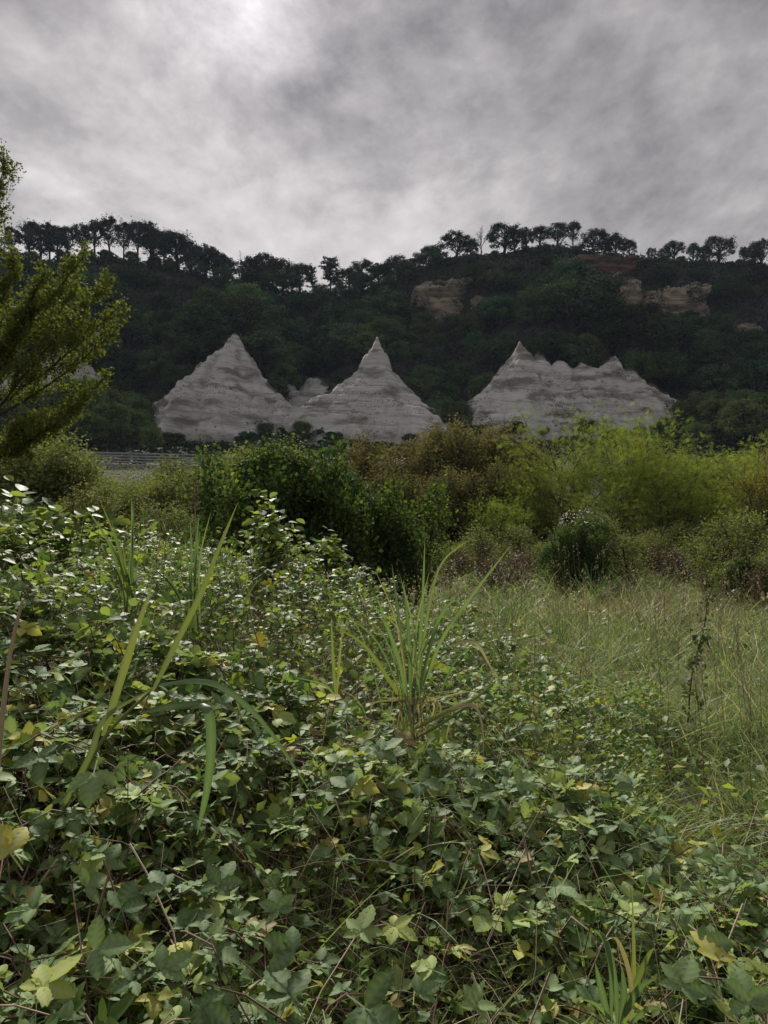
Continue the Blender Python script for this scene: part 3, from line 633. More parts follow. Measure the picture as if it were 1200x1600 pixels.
# the wood on the slope
PYR = [(-42, 212, 27, 21), (-4, 212, 21, 25), (37, 212, 18, 28), (63, 212, 24, 23), (109, 214, 22, 20), (-17.8, 232, 12, 13), (50, 211, 25, 25)]
cnt = 0
pts = []
for y in np.arange(208, 299, 8.4):
    for x in np.arange(-y * .60, y * .60, 8.8):
        pts.append((x + g0.uniform(-3.4, 3.4), y + g0.uniform(-3, 3)))
for (x, y) in pts:
    z = float(hill_z(np.array([x]), np.array([y]))[0])
    if abs(x) > y * .53: continue
    bad = False
    for (cx, cyy, l, r) in PYR:
        if -l * .95 < x - cx < r * .95 and y < cyy + 4 and y > cyy - 26: bad = True
        if abs(x - cx) < 5 and y < cyy + 8 and (cx, l) != (50, 25): bad = True
    h = g0.choice([g0.uniform(5, 9), g0.uniform(8, 13), g0.uniform(12, 17)], p=[.35, .4, .25])
    for (a, b, yc, z0, z1) in CLIFFS:
        if a - 3 < x < b + 3 and yc - 1 < y < yc + 13 and z < z1: bad = True
        if a - 2 < x < b + 2 and y <= yc - 1 and (z + h - CAM_Z) / y > (z0 + 4.0 - CAM_Z) / yc:
            h = min(h, (z0 + g0.uniform(1.0, 5.0) - CAM_Z) / yc * y + CAM_Z - z)
            if h < 3.5: bad = True
    if bad: continue
    dens = vn(np.array([x * .04]), np.array([y * .04]), 91)[0]
    if 12 < x < 30 and 212 < y < 262: h *= .8
    for (sx, sy, wx, wy, hh) in SPURS[:2]:
        if abs(x - sx) < wx and abs(y - sy) < wy: h *= 1.15
    px_ = 600 + 1200 * x / y
    if y > 283: h = min(h, 9.5 if 290 < px_ < 690 else (6.0 if px_ < 290 else 3.6))
    elif y > 274: h = min(h, 8.5)
    if y > 270: where = 'high on the wooded slope ' + ('at the left' if px_ < 300 else 'in the notch' if px_ < 640 else 'on the right')
    elif px_ < 200: where = 'in the wood behind the poplar'
    elif px_ < 430: where = 'on the wooded spur above the left earth pyramid'
    elif px_ < 640: where = 'in the wood behind the pointed earth spire'
    elif px_ < 780: where = 'in the wooded gully left of the broad earth ridge'
    elif px_ < 1000: where = 'on the wooded spur above the broad earth ridge'
    else: where = 'in the wood below the wide tan cliff'
    light = (560 < px_ < 770 and y < 264 and g0.random() < .7) or (y < 280 and g0.random() < .22)
    lo = dict(label=('mid' if light else 'dark') + ' green broadleaf tree ' + where)
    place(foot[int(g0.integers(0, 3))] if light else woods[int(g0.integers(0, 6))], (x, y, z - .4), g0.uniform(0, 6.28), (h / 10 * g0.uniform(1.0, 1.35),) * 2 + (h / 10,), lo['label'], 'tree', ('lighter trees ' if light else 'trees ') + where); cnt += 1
print('hillside trees', cnt)
# trees at the foot of the slope, in front of the pale cones
FT = [(20, 150, 11), (60, 165, 12), (95, 150, 10), (120, 172, 15), (140, 150, 9), (160, 182, 14), (175, 158, 11), (192, 188, 12), (205, 168, 9), (228, 170, 7), (236, 152, 6), (110, 195, 14), (150, 200, 13), (30, 195, 15), (70, 190, 14), (205, 200, 12), (245, 198, 9),
      (470, 190, 7), (484, 200, 9), (700, 196, 8), (716, 202, 11), (735, 200, 7), (690, 205, 12), (1045, 178, 7), (1075, 190, 11), (1100, 175, 12), (1125, 160, 12), (1150, 185, 14), (1165, 150, 12), (1185, 170, 11), (1205, 155, 13), (1060, 200, 13), (1100, 204, 15), (1135, 200, 14), (1090, 150, 7), (1000, 170, 5), (1030, 165, 6), (960, 180, 4.5), (420, 175, 4), (300, 178, 4), (222, 186, 9), (240, 190, 8), (256, 194, 7), (212, 192, 12), (648, 203, 8), (668, 200, 9), (684, 198, 8), (660, 208, 12), (640, 212, 11), (722, 198, 7), (742, 204, 6), (1040, 196, 7), (1058, 192, 8), (1020, 204, 7), (478, 196, 5), (492, 204, 6), (350, 180, 3), (385, 182, 3.4), (450, 180, 4), (520, 178, 3.2), (555, 180, 3), (600, 181, 3.6), (640, 180, 3), (760, 182, 3.4), (800, 180, 3), (850, 182, 3.6), (900, 180, 3.2), (940, 182, 4), (270, 182, 4)]
for i, (px, D, h) in enumerate(FT):
    x = (px - 600) / 1200 * D; z = float(hill_z(np.array([x]), np.array([float(D)]))[0])
    side = 'left of the pale earth pyramids' if px < 265 else ('right of the pale earth ridge' if px > 1000 else 'in the gullies between the pale earth pyramids')
    if h < 4.2 and 265 < px < 1000: side = 'right below the bare rock of the earth pyramids'
    lowb = h < 4.6
    place(foot[i % 3], (x, D, z - (h * .35 if lowb else .3)), g0.uniform(0, 6.28), (h / 10 * (g0.uniform(1.5, 2.4) if lowb else g0.uniform(.85, 1.1)), h / 10 * (1.6 if lowb else 1.0), h / 10 * (g0.uniform(.8, 1.3) if lowb else 1.0)), 'mid green tree at the slope foot ' + side, 'tree', 'trees at the slope foot ' + side)
for i, (x, y, z) in enumerate(EDGE):
    h = g0.uniform(1.6, 4.6)
    place(foot[i % 3] if i % 2 else woods[i % 6], (x, y, z - h * .32), g0.uniform(0, 6.28), (h / 10 * g0.uniform(1.1, 2.2), h / 10 * 1.2, h / 10 * g0.uniform(.6, 1.0)), 'small dark shrub clinging to the edge of the pale bare rock', 'shrub', 'shrubs along the rock edges')
# low scrub that covers the slope between the trees: one mass
def slope_scrub():
    g = np.random.default_rng(5); k = 115000
    x = g.uniform(-170, 170, k); y = 118 + (310 - 118) * g.random(k) ** .7
    z = hill_z(x, y)
    den = fbm(x * .06, y * .06, 12)
    ok = (np.abs(x) < y * .56) & (den > .30 + .14 * g.random(k) - .25 * np.clip((y - 255) / 30, 0, 1))
    for (a, b, yc, z0, z1) in CLIFFS: ok &= ~((x > a - 1) & (x < b + 1) & (y > yc - 6) & (y < yc + 12) & (z < z1 + 1))
    for (cx, cyy, l, r) in PYR[:5]: ok &= ~((x - cx > -l * .95) & (x - cx < r * .95) & (y < cyy) & (y > cyy - 24))
    x, y, z = x[ok], y[ok], z[ok]; k = len(x)
    pos = np.stack([x, y, z + g.random(k) ** 2 * 1.3], -1); a = Acc()
    scatter(a, LEAF4[0], LEAF4[1], None, pos, frames(rand_dir(k, g) + [0, -.3, .6], rand_dir(k, g)), g.uniform(.6, 1.4, k), g.random(k))
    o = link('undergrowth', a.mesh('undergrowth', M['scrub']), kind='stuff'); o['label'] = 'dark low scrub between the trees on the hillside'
slope_scrub()

# ------------------------------------------------------------------ road barrier on the embankment
def box(acc, c, s, rz=0.0, mat=0):
    v = np.array([[x, y, z] for z in (-.5, .5) for y in (-.5, .5) for x in (-.5, .5)]) * s
    ca, sa = math.cos(rz), math.sin(rz); v = np.stack([v[:, 0] * ca - v[:, 1] * sa, v[:, 0] * sa + v[:, 1] * ca, v[:, 2]], -1) + c
    acc.add(v, None, [[0, 2, 3, 1], [4, 5, 7, 6], [0, 1, 5, 4], [2, 6, 7, 3], [0, 4, 6, 2], [1, 3, 7, 5]], mat=mat)
def road():
    V, Q = grid(np.arange(-260, 261, 4.0), np.array([99.0, 103, 107]), lambda a, b: hill_z(a, b) * 0 + 7.72)
    a = Acc(); a.add(V, None, Q); o = link('road', a.mesh('road', M['asphalt']), kind='structure')
    A = np.array([-42.0, 98.4, 7.55]); B = np.array([-19.0, 98.4, 7.0]); n = 10
    root = tag(link('road_barrier', None, loc=A), 'long grey slatted road barrier on a pale concrete kerb below the left pyramid', 'barrier')
    dv = (B - A); Ln = np.linalg.norm(dv); rz = math.atan2(dv[1], dv[0])
    pm = Acc(); box(pm, [0, 0, .95], [.16, .16, 1.9]); pme = pm.mesh('post', M['post'])
    for i in range(n + 1):
        p = dv * i / n; link('post', pme, root, loc=p)
    for r_ in range(5):
        a = Acc(); sl = Ln / n
        box(a, [sl / 2, -.11, .42 + r_ * .36], [sl * .985, .05, .23]); me = a.mesh('rail', M['steel'])
        for i in range(n):
            o = link('rail', me, root, loc=dv * i / n); o.rotation_euler = (0, math.asin(-dv[2] / Ln), rz)
    a = Acc(); box(a, [Ln / 2, -.05, -.25], [Ln + 1, .5, 1.0]); o = link('kerb', a.mesh('kerb', M['concrete']), root); o.rotation_euler = (0, math.asin(-dv[2] / Ln), rz)
road()

# ------------------------------------------------------------------ bushes and small trees of the middle distance
LEAF5 = (np.array([[0, 0, 0], [-.30, .40, .07], [.30, .40, .07], [0, 1, -.14], [0, .45, -.02]]), np.array([[0, 4, 1], [0, 2, 4], [1, 4, 3], [4, 2, 3]]))
ROUND = (np.array([[0, 0, 0], [-.33, .22, .06], [-.40, .52, .08], [-.22, .82, .03], [0, 1, -.06], [.22, .82, .03], [.40, .52, .08], [.33, .22, .06], [0, .5, -.02]]), np.array([[8, 1, 0], [8, 2, 1], [8, 3, 2], [8, 4, 3], [8, 5, 4], [8, 6, 5], [8, 7, 6], [8, 0, 7]]))
def make_bush(name, base, lobes, nleaf, lsize, leafmat, label, barkmat='bark', leaf=LEAF5, seed=0, cat='bush', sprigs=40, inner=.55, group=None, caps=None, rag=.34, droop=0.0):
    """lobes: (centre xyz relative to base, radii xyz). Leaves fill an uneven shell round each lobe, on twigs from a stem"""
    g = np.random.default_rng(seed + 500)
    root = tag(link(name, None, loc=base), label, cat, group)
    more = []
    for c, r in lobes:
        for _ in range(4):
            d = rand_dir(1, g)[0]; d[2] = abs(d[2]) * .8; q = g.uniform(.32, .55)
            more.append((tuple(np.array(c) + d * np.array(r) * g.uniform(.62, .88)), tuple(np.array(r) * q)))
    lobes = list(lobes) + more
    w = np.array([r[0] * r[2] for c, r in lobes]); w = w / w.sum()
    st = Acc(); lf = Acc()
    for (c, r), ww in zip(lobes, w):
        c = np.array(c, float); r = np.array(r, float); k = int(nleaf * ww)
        d = rand_dir(k, g); d[:, 2] = np.where(d[:, 2] < -.5, -d[:, 2], d[:, 2])
        az = np.arctan2(d[:, 1], d[:, 0])
        bump = 1 + rag * 2 * (fbm(az * 2.2 + 7, d[:, 2] * 3.5 + seed, seed, 4) - .5) + rag * .7 * (vn(az * 7, d[:, 2] * 9, seed + 2) - .5)
        rad = bump * np.where(g.random(k) < .72, 1 - np.abs(g.normal(size=k)) * .13, inner + (1 - inner) * g.random(k))
        pos = c + d * r * rad[:, None]
        keep = np.ones(k, bool)
        for (c2, r2) in lobes:
            if not np.allclose(c2, c): keep &= (((pos - np.array(c2)) / np.array(r2)) ** 2).sum(1) > .30
        pos, d = pos[keep], d[keep]; k = len(pos)
        nr = d * .7 + [0, 0, .6] + rand_dir(k, g) * .75; dr = rand_dir(k, g) + d * .5 + [0, 0, -.4 - droop]
        cl = vn(pos[:, 0] * 2.5 + 31, pos[:, 2] * 2.5 + pos[:, 1] * 1.7, seed)
        scatter(lf, leaf[0], leaf[1], None, pos, frames(nr, dr), g.uniform(.6, 1.3, k) * lsize, np.clip(cl * .55 + g.random(k) * .45, 0, 1))
        # stems to the lobe and sprigs poking out of it
        for i in range(max(3, int(sprigs * ww))):
            dd = rand_dir(1, g)[0]; dd[2] = abs(dd[2]) * .9 + .15; dd = unit(dd)
            b0 = np.array([g.normal() * .12 + c[0] * .3, g.normal() * .12 + c[1] * .3, -.1]); tipp = c + dd * r * g.uniform(.95, 1.6)
            p = curve(b0, tipp, 7, .05 * r[2], .03 * r[0], g); tube(st, p, np.linspace(.018, .003, 7) * (1 + r[2] * .3), 4)
            m = 22; t = g.uniform(.62, 1.0, m); pp = p[0] + 0 * t[:, None]
            idx = t * 6; ii = np.minimum(idx.astype(int), 5); pp = p[ii] + (p[ii + 1] - p[ii]) * (idx - ii)[:, None]
            pp += g.normal(size=(m, 3)) * lsize * .5
            scatter(lf, leaf[0], leaf[1], None, pp, frames(rand_dir(m, g) + [0, 0, .9], rand_dir(m, g) + dd * .6), g.uniform(.6, 1.2, m) * lsize, g.random(m))
    link('stems', st.mesh('stems', M[barkmat], True), root)
    link('crown', lf.mesh('crown', M[leafmat]), root)
    if caps: caps(root, g)
    return root
def gz(x, y): return float(hill_z(np.array([float(x)]), np.array([float(y)]))[0])
def bush_px(name, px0, px1, pyt, D, nleaf, lsize, leafmat, label, seed, shape=None, depth=.8, base_z=None, **kw):
    """a bush whose crown spans px0..px1 and reaches pyt when it stands D metres off"""
    x = ((px0 + px1) / 2 - 600) / 1200 * D; hw = (px1 - px0) / 2400 * D; zt = CAM_Z + (800 - pyt) / 1200 * D
    z0 = gz(x, D); h = zt - z0
    if shape is None: shape = [((0, 0, .62), (.78, depth, .40)), ((-.45, .1, .42), (.5, depth * .8, .40)), ((.45, -.1, .40), (.52, depth * .8, .36))]
    lobes = [((c[0] * hw, c[1] * hw, c[2] * h), (r[0] * hw, r[1] * hw, r[2] * h)) for c, r in shape]
    return make_bush(name, (x, D, z0), lobes, nleaf, lsize, leafmat, label, seed=seed, **kw)

# big dark green bush in the middle and its lower companion
bush_px('leafy_bush', 328, 545, 686, 13.0, 19000, .082, 'darkbush', 'tall dark green leafy bush with sunlit yellow-green top in the middle', 1, sprigs=110, rag=.5,
        shape=[((.05, 0, .74), (.60, .7, .25)), ((-.35, .1, .52), (.55, .7, .33)), ((.38, -.1, .48), (.60, .7, .33)), ((0, 0, .25), (.95, .8, .28))])
bush_px('leafy_bush', 465, 660, 738, 13.6, 16000, .072, 'darkbush', 'lower dark bush sloping down on the right of the tall one', 2, sprigs=110, rag=.5,
        shape=[((-.35, 0, .72), (.55, .7, .28)), ((.15, .1, .52), (.60, .7, .30)), ((.60, -.1, .32), (.42, .6, .28)), ((0, 0, .22), (.95, .8, .26))])
# olive brown thin-stemmed shrubs
OLIVE = dict(trunk=.6, r0=.010, tap=.4, stems=5, bs=.35, lean=.10, k=[7, 4, 3], n=[14, 4], span=[(.15, 1), (.3, 1)], ang=[.55, .6], len=[.30, .5], rad=.5, wob=[.05, .12, .15], trop=[.06, .18, .1], leafy=[False, True, True])
olives = [make_tree('thin_shrub', 300 + i, 5.0, OLIVE, 'olive', 'bark', 11000, .10, .17, .9) for i in range(3)]
OL = ['first from the dark bush', 'second from the dark bush, low', 'third from the dark bush, tall', 'fourth from the dark bush, tallest', 'tall one left of the bright acacias', 'second left of the bright acacias', 'right behind the bright acacia edge', 'low one in front, nearer the dark bush', 'low one in front, nearer the acacias', 'low one beside the tall dark bush', 'one hidden low between the tall ones']
for i, (px, pyt, D, wf) in enumerate([(566, 668, 29, 1.0), (612, 694, 27, 1.1), (662, 654, 28, 1.0), (702, 648, 30, 1.1), (762, 650, 29, 1.0), (806, 660, 30, 1.0), (842, 684, 28, 1.0), (640, 724, 25, 1.2), (730, 712, 25, 1.2), (540, 712, 25, 1.2), (780, 728, 26, 1.2)]):
    x = (px - 600) / 1200 * D; h = CAM_Z + (800 - pyt) / 1200 * D - gz(x, D)
    place(olives[i % 3], (x, D, gz(x, D)), g0.uniform(0, 6), (wf * h / 5, wf * h / 5, h / 5), 'brownish olive thin-stemmed shrub, ' + OL[i], 'shrub', 'olive brown shrubs behind the dark bush')
# bright feathery acacias
ACA = dict(trunk=.46, r0=.006, tap=.5, stems=3, bs=.25, lean=.22, k=[6, 5, 4], n=[9, 6], span=[(.25, 1), (.2, 1)], ang=[.75, .8], len=[.75, .5], rad=.55, wob=[.08, .14, .14], trop=[.04, .07, -.02], leafy=[False, True, True])
def feather():
    v = []; t = []; k = 4
    for i in range(k):
        y = .12 + i * .23; w = .30 * (1 - .35 * abs(i - 1.4) / 3)
        for s in (-1, 1):
            b = len(v); v += [[0, y - .02, 0], [s * w * .6, y + .09, .03], [s * w, y + .05, -.02], [s * w * .6, y - .03, .02]]; t += [[b, b + 1, b + 2], [b, b + 2, b + 3]] if s < 0 else [[b, b + 2, b + 1], [b, b + 3, b + 2]]
    return np.array(v), np.array(t)
FEATHER = feather()
acacias = [make_tree('acacia_tree', 330 + i, 5.0, ACA, 'acacia', 'bark', 4000, .165, .17, .50, leaf=FEATHER) for i in range(3)]
AC = [(846, 712, 24, .85, 'smaller bright yellow-green acacia at the left of the group'), (918, 654, 24.5, .95, 'tallest bright yellow-green acacia, behind the vine-covered bush'), (972, 664, 25.5, .85, 'bright acacia just right of the tallest one'), (1056, 674, 24.5, 1.0, 'broad yellow-green acacia right of the tallest pair'), (1126, 698, 24, .9, 'yellow-green acacia fourth in the group'), (1176, 716, 25, 1.1, 'low acacia at the right end of the group'), (800, 770, 22.5, .9, 'lowest acacia at the left edge of the group'), (1010, 730, 22.5, 1.2, 'low acacia between the two broad ones')]
for i, (px, pyt, D, wf, lab) in enumerate(AC):
    x = (px - 600) / 1200 * D; h = CAM_Z + (800 - pyt) / 1200 * D - gz(x, D)
    q = h * 1.16 / 5.0
    place(acacias[i % 3], (x, D, gz(x, D)), g0.uniform(0, 6), (wf * q, wf * q, q), lab, 'tree', 'bright acacias beyond the field')
# grey green willows and others on the left
WIL = dict(OLIVE, stems=6, bs=.5, lean=.22, n=[16, 5], len=[.34, .55], ang=[.6, .7])
willows = [make_tree('willow_bush', 350 + i, 4.5, WIL, 'willow', 'bark', 15000, .11, .22, .9) for i in range(3)]
yshrub = make_tree('shrub', 357, 4.5, WIL, 'autumn', 'bark', 9000, .10, .2, .9)
for i, (px, pyt, D, wf, mt, lab) in enumerate([(20, 682, 32, 1.5, 0, 'grey-green willow bush at the left edge under the poplar'), (62, 678, 31, 1.3, 1, 'grey-green willow bush in the middle of the left group'), (108, 698, 30, .95, 2, 'rounded willow bush just left of the road barrier'), (185, 748, 26, 1.4, 0, 'low willow bush in front of the road barrier'), (236, 750, 24, 1.3, 1, 'low bush under the middle of the road barrier'), (312, 708, 27, 1.0, 2, 'fresh green bush in front of the right end of the barrier'), (330, 722, 22, 1.2, 0, 'green bush beside the tall dark bush'), (1188, 690, 21, .9, 9, 'tall yellowish shrub at the right edge'), (385, 694, 22, 1.2, 1, 'green bush showing behind the left side of the tall dark bush'),
      (-60, 690, 33, 1.5, 2, 'willow bush at the very left edge behind the brambles'), (150, 744, 62, 1.6, 1, 'willow bush on the embankment left under the barrier'), (205, 748, 58, 1.7, 2, 'willow bush on the embankment under the barrier middle'), (270, 748, 60, 1.7, 0, 'willow bush on the embankment under the barrier right part'), (125, 740, 50, 1.5, 1, 'far willow bush at the left end of the barrier'), (160, 746, 45, 1.6, 1, 'far low willow bush left of the barrier middle'), (250, 746, 50, 1.6, 0, 'far low willow bush under the barrier'), (335, 738, 48, 1.3, 2, 'far willow bush at the right end of the barrier'), (430, 690, 42, 1.4, 0, 'willow bush behind the tall dark bush'), (510, 712, 45, 1.5, 1, 'far willow bush in front of the gully'), (600, 720, 48, 1.6, 2, 'far willow bush behind the olive shrubs'), (700, 715, 50, 1.6, 0, 'far willow bush behind the tallest olive shrubs'), (800, 712, 48, 1.6, 1, 'far willow bush left behind the acacias'), (1000, 712, 46, 1.6, 2, 'far willow bush behind the acacias'), (1110, 700, 44, 1.5, 0, 'far willow bush right behind the acacias'), (1230, 700, 40, 1.5, 1, 'willow bush behind the yellowish shrub at the right edge')]):
    x = (px - 600) / 1200 * D; h = CAM_Z + (800 - pyt) / 1200 * D - gz(x, D)
    place(yshrub if mt == 9 else willows[mt], (x, D, gz(x, D)), g0.uniform(0, 6), (wf * h / 4.5, wf * h / 4.5, h / 4.5), lab, 'bush', 'bushes along the far side of the field')
def far_cover():
    g = np.random.default_rng(61); k = 40000; y = 28 + 70 * g.random(k) ** .8; x = g.uniform(-.6, .6, k) * y
    x, y = x[y < 97], y[y < 97]; k = len(x); z = hill_z(x, y) + g.random(k) ** 2 * 1.1 * (.4 + fbm(x * .3, y * .3, 9))
    a = Acc(); scatter(a, LEAF4[0], LEAF4[1], None, np.stack([x, y, z], -1), frames(rand_dir(k, g) + [0, -.2, .6], rand_dir(k, g)), g.uniform(.12, .32, k), g.random(k))
    o = link('ground_cover', a.mesh('ground_cover', M['willow']), kind='stuff'); o['label'] = 'low green ground cover below the road embankment'
far_cover()
bush_px('shrub', 60, 190, 766, 17.0, 5000, .075, 'autumn', 'low orange-yellow shrub behind the bramble mound on the left', 21, cat='shrub', sprigs=50)
bush_px('shrub', -40, 90, 772, 14.0, 5000, .07, 'willow', 'low olive shrub behind the brambles at the left edge', 22, cat='shrub', sprigs=50)
bush_px('shrub', 180, 340, 790, 15.0, 6000, .07, 'willow', 'low green shrub left of the dark bush behind the brambles', 23, cat='shrub', sprigs=60)
darkw = make_tree('leafy_bush', 372, 3.0, dict(WIL, bs=.4, lean=.35), 'darkbush', 'bark', 9000, .10, .14, .9)
for px, pyt, D, wf, lab in [(395, 704, 12.4, .8, 'loose dark green shrub at the left side of the tall dark bush'), (470, 682, 12.8, .8, 'loose shoots rising out of the top of the tall dark bush'), (560, 738, 13.0, .9, 'loose dark green shrub on top of the lower dark bush'), (910, 812, 15.6, .7, 'loose dark shrub growing through the vine-covered bush')]:
    x = (px - 600) / 1200 * D; h = CAM_Z + (800 - pyt) / 1200 * D - gz(x, D)
    place(darkw, (x, D, gz(x, D)), g0.uniform(0, 6), (wf * h / 3.0, wf * h / 3.0, h / 3.0), lab, 'bush', 'loose dark shrubs')
# vine covered bush with pale seed heads, dry bush, right-hand shrubs
def seedheads(root, g):
    a = Acc(); k = 260
    d = rand_dir(k, g); d[:, 2] = np.abs(d[:, 2]) * .6 + .65; d = unit(d)
    pos = np.array([.10, 0, 1.0]) + d * np.array([.58, .55, .80]) * g.uniform(.98, 1.06, k)[:, None]
    ok = (vn(pos[:, 0] * 5, pos[:, 1] * 5, 4) > .42) & (pos[:, 0] > -.35); pos = pos[ok]; k = len(pos)
    scatter(a, LEAF5[0], LEAF5[1], None, pos, frames(rand_dir(k, g) + [0, 0, 1.0], rand_dir(k, g)), g.uniform(.025, .055, k), g.random(k))
    link('seed_heads', a.mesh('seed_heads', M['blossom']), root, kind='stuff')
bush_px('vine_covered_bush', 836, 966, 800, 16.0, 9000, .055, 'darkbush', 'dark vine-covered bush topped with whitish seed heads at the edge of the field', 31, sprigs=70, rag=.5, caps=seedheads,
        shape=[((.38, 0, .74), (.42, .5, .24)), ((-.12, .1, .58), (.42, .5, .26)), ((-.58, 0, .34), (.40, .5, .28)), ((.32, 0, .32), (.50, .6, .30)), ((-.1, 0, .2), (.8, .7, .2))])
drys = [make_tree('dry_bush', 380 + i, 2.0, dict(WIL, bs=.6, lean=.5), 'drybush', 'bark', 5000, .06, .12, .8) for i in range(2)]
thick = [make_tree('shrub', 390 + i, 2.5, dict(WIL, bs=.7, lean=.4), 'willow', 'bark', 9000, .075, .16, .8) for i in range(2)]
for i, (px, pyt, D, wf, kd, lab) in enumerate([(1050, 838, 17.5, 1.5, 0, 'reddish brown dry bush right of the vine-covered bush'), (735, 846, 17.0, 1.5, 1, 'low reddish brown dry bush left of the acacias'), (1165, 880, 13.5, 1.0, 0, 'rusty dry bush low by the right edge'),
      (1130, 800, 17, 1.3, 2, 'loose green shrub near the right edge behind the field'), (1190, 790, 16, 1.2, 3, 'loose green shrub touching the right edge'), (975, 806, 19, 1.0, 3, 'small pale shrub between the vine-covered bush and the dry bush'), (800, 812, 21, 1.5, 2, 'low green shrub under the left acacia'), (1085, 806, 20, 1.4, 2, 'low green shrub under the broad acacia'), (1010, 830, 18.5, 1.2, 2, 'low shrub behind the reddish dry bush'), (690, 826, 20, 1.4, 3, 'low green shrub right of the dark bush'), (870, 836, 18, 1.3, 3, 'low shrub at the left foot of the vine-covered bush'), (1215, 850, 13, 1.0, 2, 'shrub cut off by the right edge of the field')]):
    x = (px - 600) / 1200 * D; h = CAM_Z + (800 - pyt) / 1200 * D - gz(x, D); q = 2.0 if kd < 2 else 2.5
    place(drys[kd] if kd < 2 else thick[kd - 2], (x, D, gz(x, D)), g0.uniform(0, 6), (wf * h / q, wf * h / q, h / q), lab, 'bush', 'loose bushes at the far edge of the field')
bush_px('vine_covered_bush', 1120, 1205, 872, 13.5, 4000, .05, 'darkbush', 'low dark vine-covered bush by the right edge of the field', 34, sprigs=60, rag=.5)

# ------------------------------------------------------------------ poplar at the left edge
def poplar():
    g = np.random.default_rng(900); D = 17.0; bx = -9.6
    base = np.array([bx, D, gz(bx, D)])
    root = tag(link('poplar_tree', None, loc=base), 'olive-yellow poplar reaching in from the left edge with long slanting limbs', 'tree')
    st = Acc(); lf = Acc()
    top = P(8, 250, D) - base
    trunk = curve(np.zeros(3), top * np.array([.55, 1, .98]), 10, 0, .12, g); tube(st, trunk, np.linspace(.20, .02, 10), 8)
    ends = [((8, 252), .50, 17.2), ((24, 320), .62, 16.8), ((130, 405), .42, 16.3), ((170, 440), .36, 17.4), ((186, 478), .34, 16.6), ((178, 520), .30, 17.8), ((150, 560), .30, 16.2), ((165, 590), .24, 17.0), ((130, 625), .22, 16.6), ((105, 655), .20, 17.5), ((60, 660), .18, 16.2), ((95, 395), .45, 17.8), ((50, 380), .5, 16.4), ((60, 470), .35, 16.0), ((20, 600), .25, 16.5), ((110, 500), .36, 15.9), ((-60, 330), .5, 17), ((-150, 420), .4, 16.6), ((-200, 520), .3, 17.3), ((-120, 600), .22, 16.4), ((-40, 450), .4, 18.4), ((-100, 500), .3, 18.6), ((30, 520), .3, 18.5), ((75, 570), .26, 18.3), ((75, 430), .40, 15.8), ((120, 450), .38, 18.2), ((20, 410), .45, 17.9)]
    for (px, py), t0, dd in ends:
        if (px, py) in ((24, 320), (50, 380), (95, 395), (150, 560), (75, 570), (30, 520), (20, 600)): continue
        e = P(px, py, dd) - base
        zs = np.clip(e[2] - 2.3 if py > 330 else e[2] - 3.2, 2.6, 8.0)
        b = np.array([0, 0, zs])
        b = np.array([np.interp(b[2], trunk[:, 2], trunk[:, i]) for i in range(3)])
        p = curve(b, e, 9, -.05 * np.linalg.norm(e - b), .05, g); tube(st, p, np.linspace(.045, .006, 9), 5)
        n = 28
        for i in range(n):
            f = .36 + .64 * (i + g.random()) / n; q = f * 8; a = min(int(q), 7); o = p[a] + (p[a + 1] - p[a]) * (q - a)
            ax = unit(p[a + 1] - p[a]); d = unit(ax * .8 + rand_dir(1, g)[0] * .9 + [0, 0, .3]); ln = g.uniform(.28, .75) * (1.15 - .6 * f)
            tw = curve(o, o + d * ln, 5, 0, .02, g); tube(st, tw, np.linspace(.010, .003, 5), 3)
            m = int(125 * ln + 20); u = g.uniform(.15, 1.05, m); pos = o + d * ln * u[:, None] + g.normal(size=(m, 3)) * .075
            scatter(lf, LEAF4[0], LEAF4[1], None, pos, frames(rand_dir(m, g) + [0, -.1, .4], rand_dir(m, g) + [0, 0, -.9]), g.uniform(.052, .092, m), g.random(m))
    link('trunk', st.mesh('trunk', M['bark'], True), root); link('crown', lf.mesh('crown', M['poplar']), root)
poplar()

# ------------------------------------------------------------------ bramble thicket in the foreground
from mathutils import Matrix
SS = np.array([-.9, -.5, -.42, -.29, -.08, .05, .2, .34, .5, .9])
YY = np.array([0.0, 1.1, 1.6, 2.2, 3.0, 4.2, 5.5, 7.0, 9.0, 11.0])
HH = np.array([  # rows: YY, columns: SS
    [.60, .60, .60, .58, .55, .50, .48, .48, .50, .55],
    [.66, .66, .66, .64, .60, .55, .50, .50, .52, .55],
    [.78, .78, .76, .72, .62, .52, .48, .50, .52, .55],
    [.95, .95, .92, .82, .70, .58, .52, .52, .50, .50],
    [1.20, 1.20, 1.14, 1.00, .82, .68, .60, .55, .42, .40],
    [1.50, 1.50, 1.40, 1.22, .98, .76, .62, .50, .36, .35],
    [1.66, 1.64, 1.54, 1.38, 1.12, .78, .58, .45, .35, .35],
    [1.66, 1.64, 1.56, 1.42, 1.16, .74, .52, .40, .35, .35],
    [1.40, 1.40, 1.35, 1.25, 1.02, .62, .42, .35, .35, .35],
    [.9, .9, .9, .9, .75, .45, .35, .35, .35, .35]])
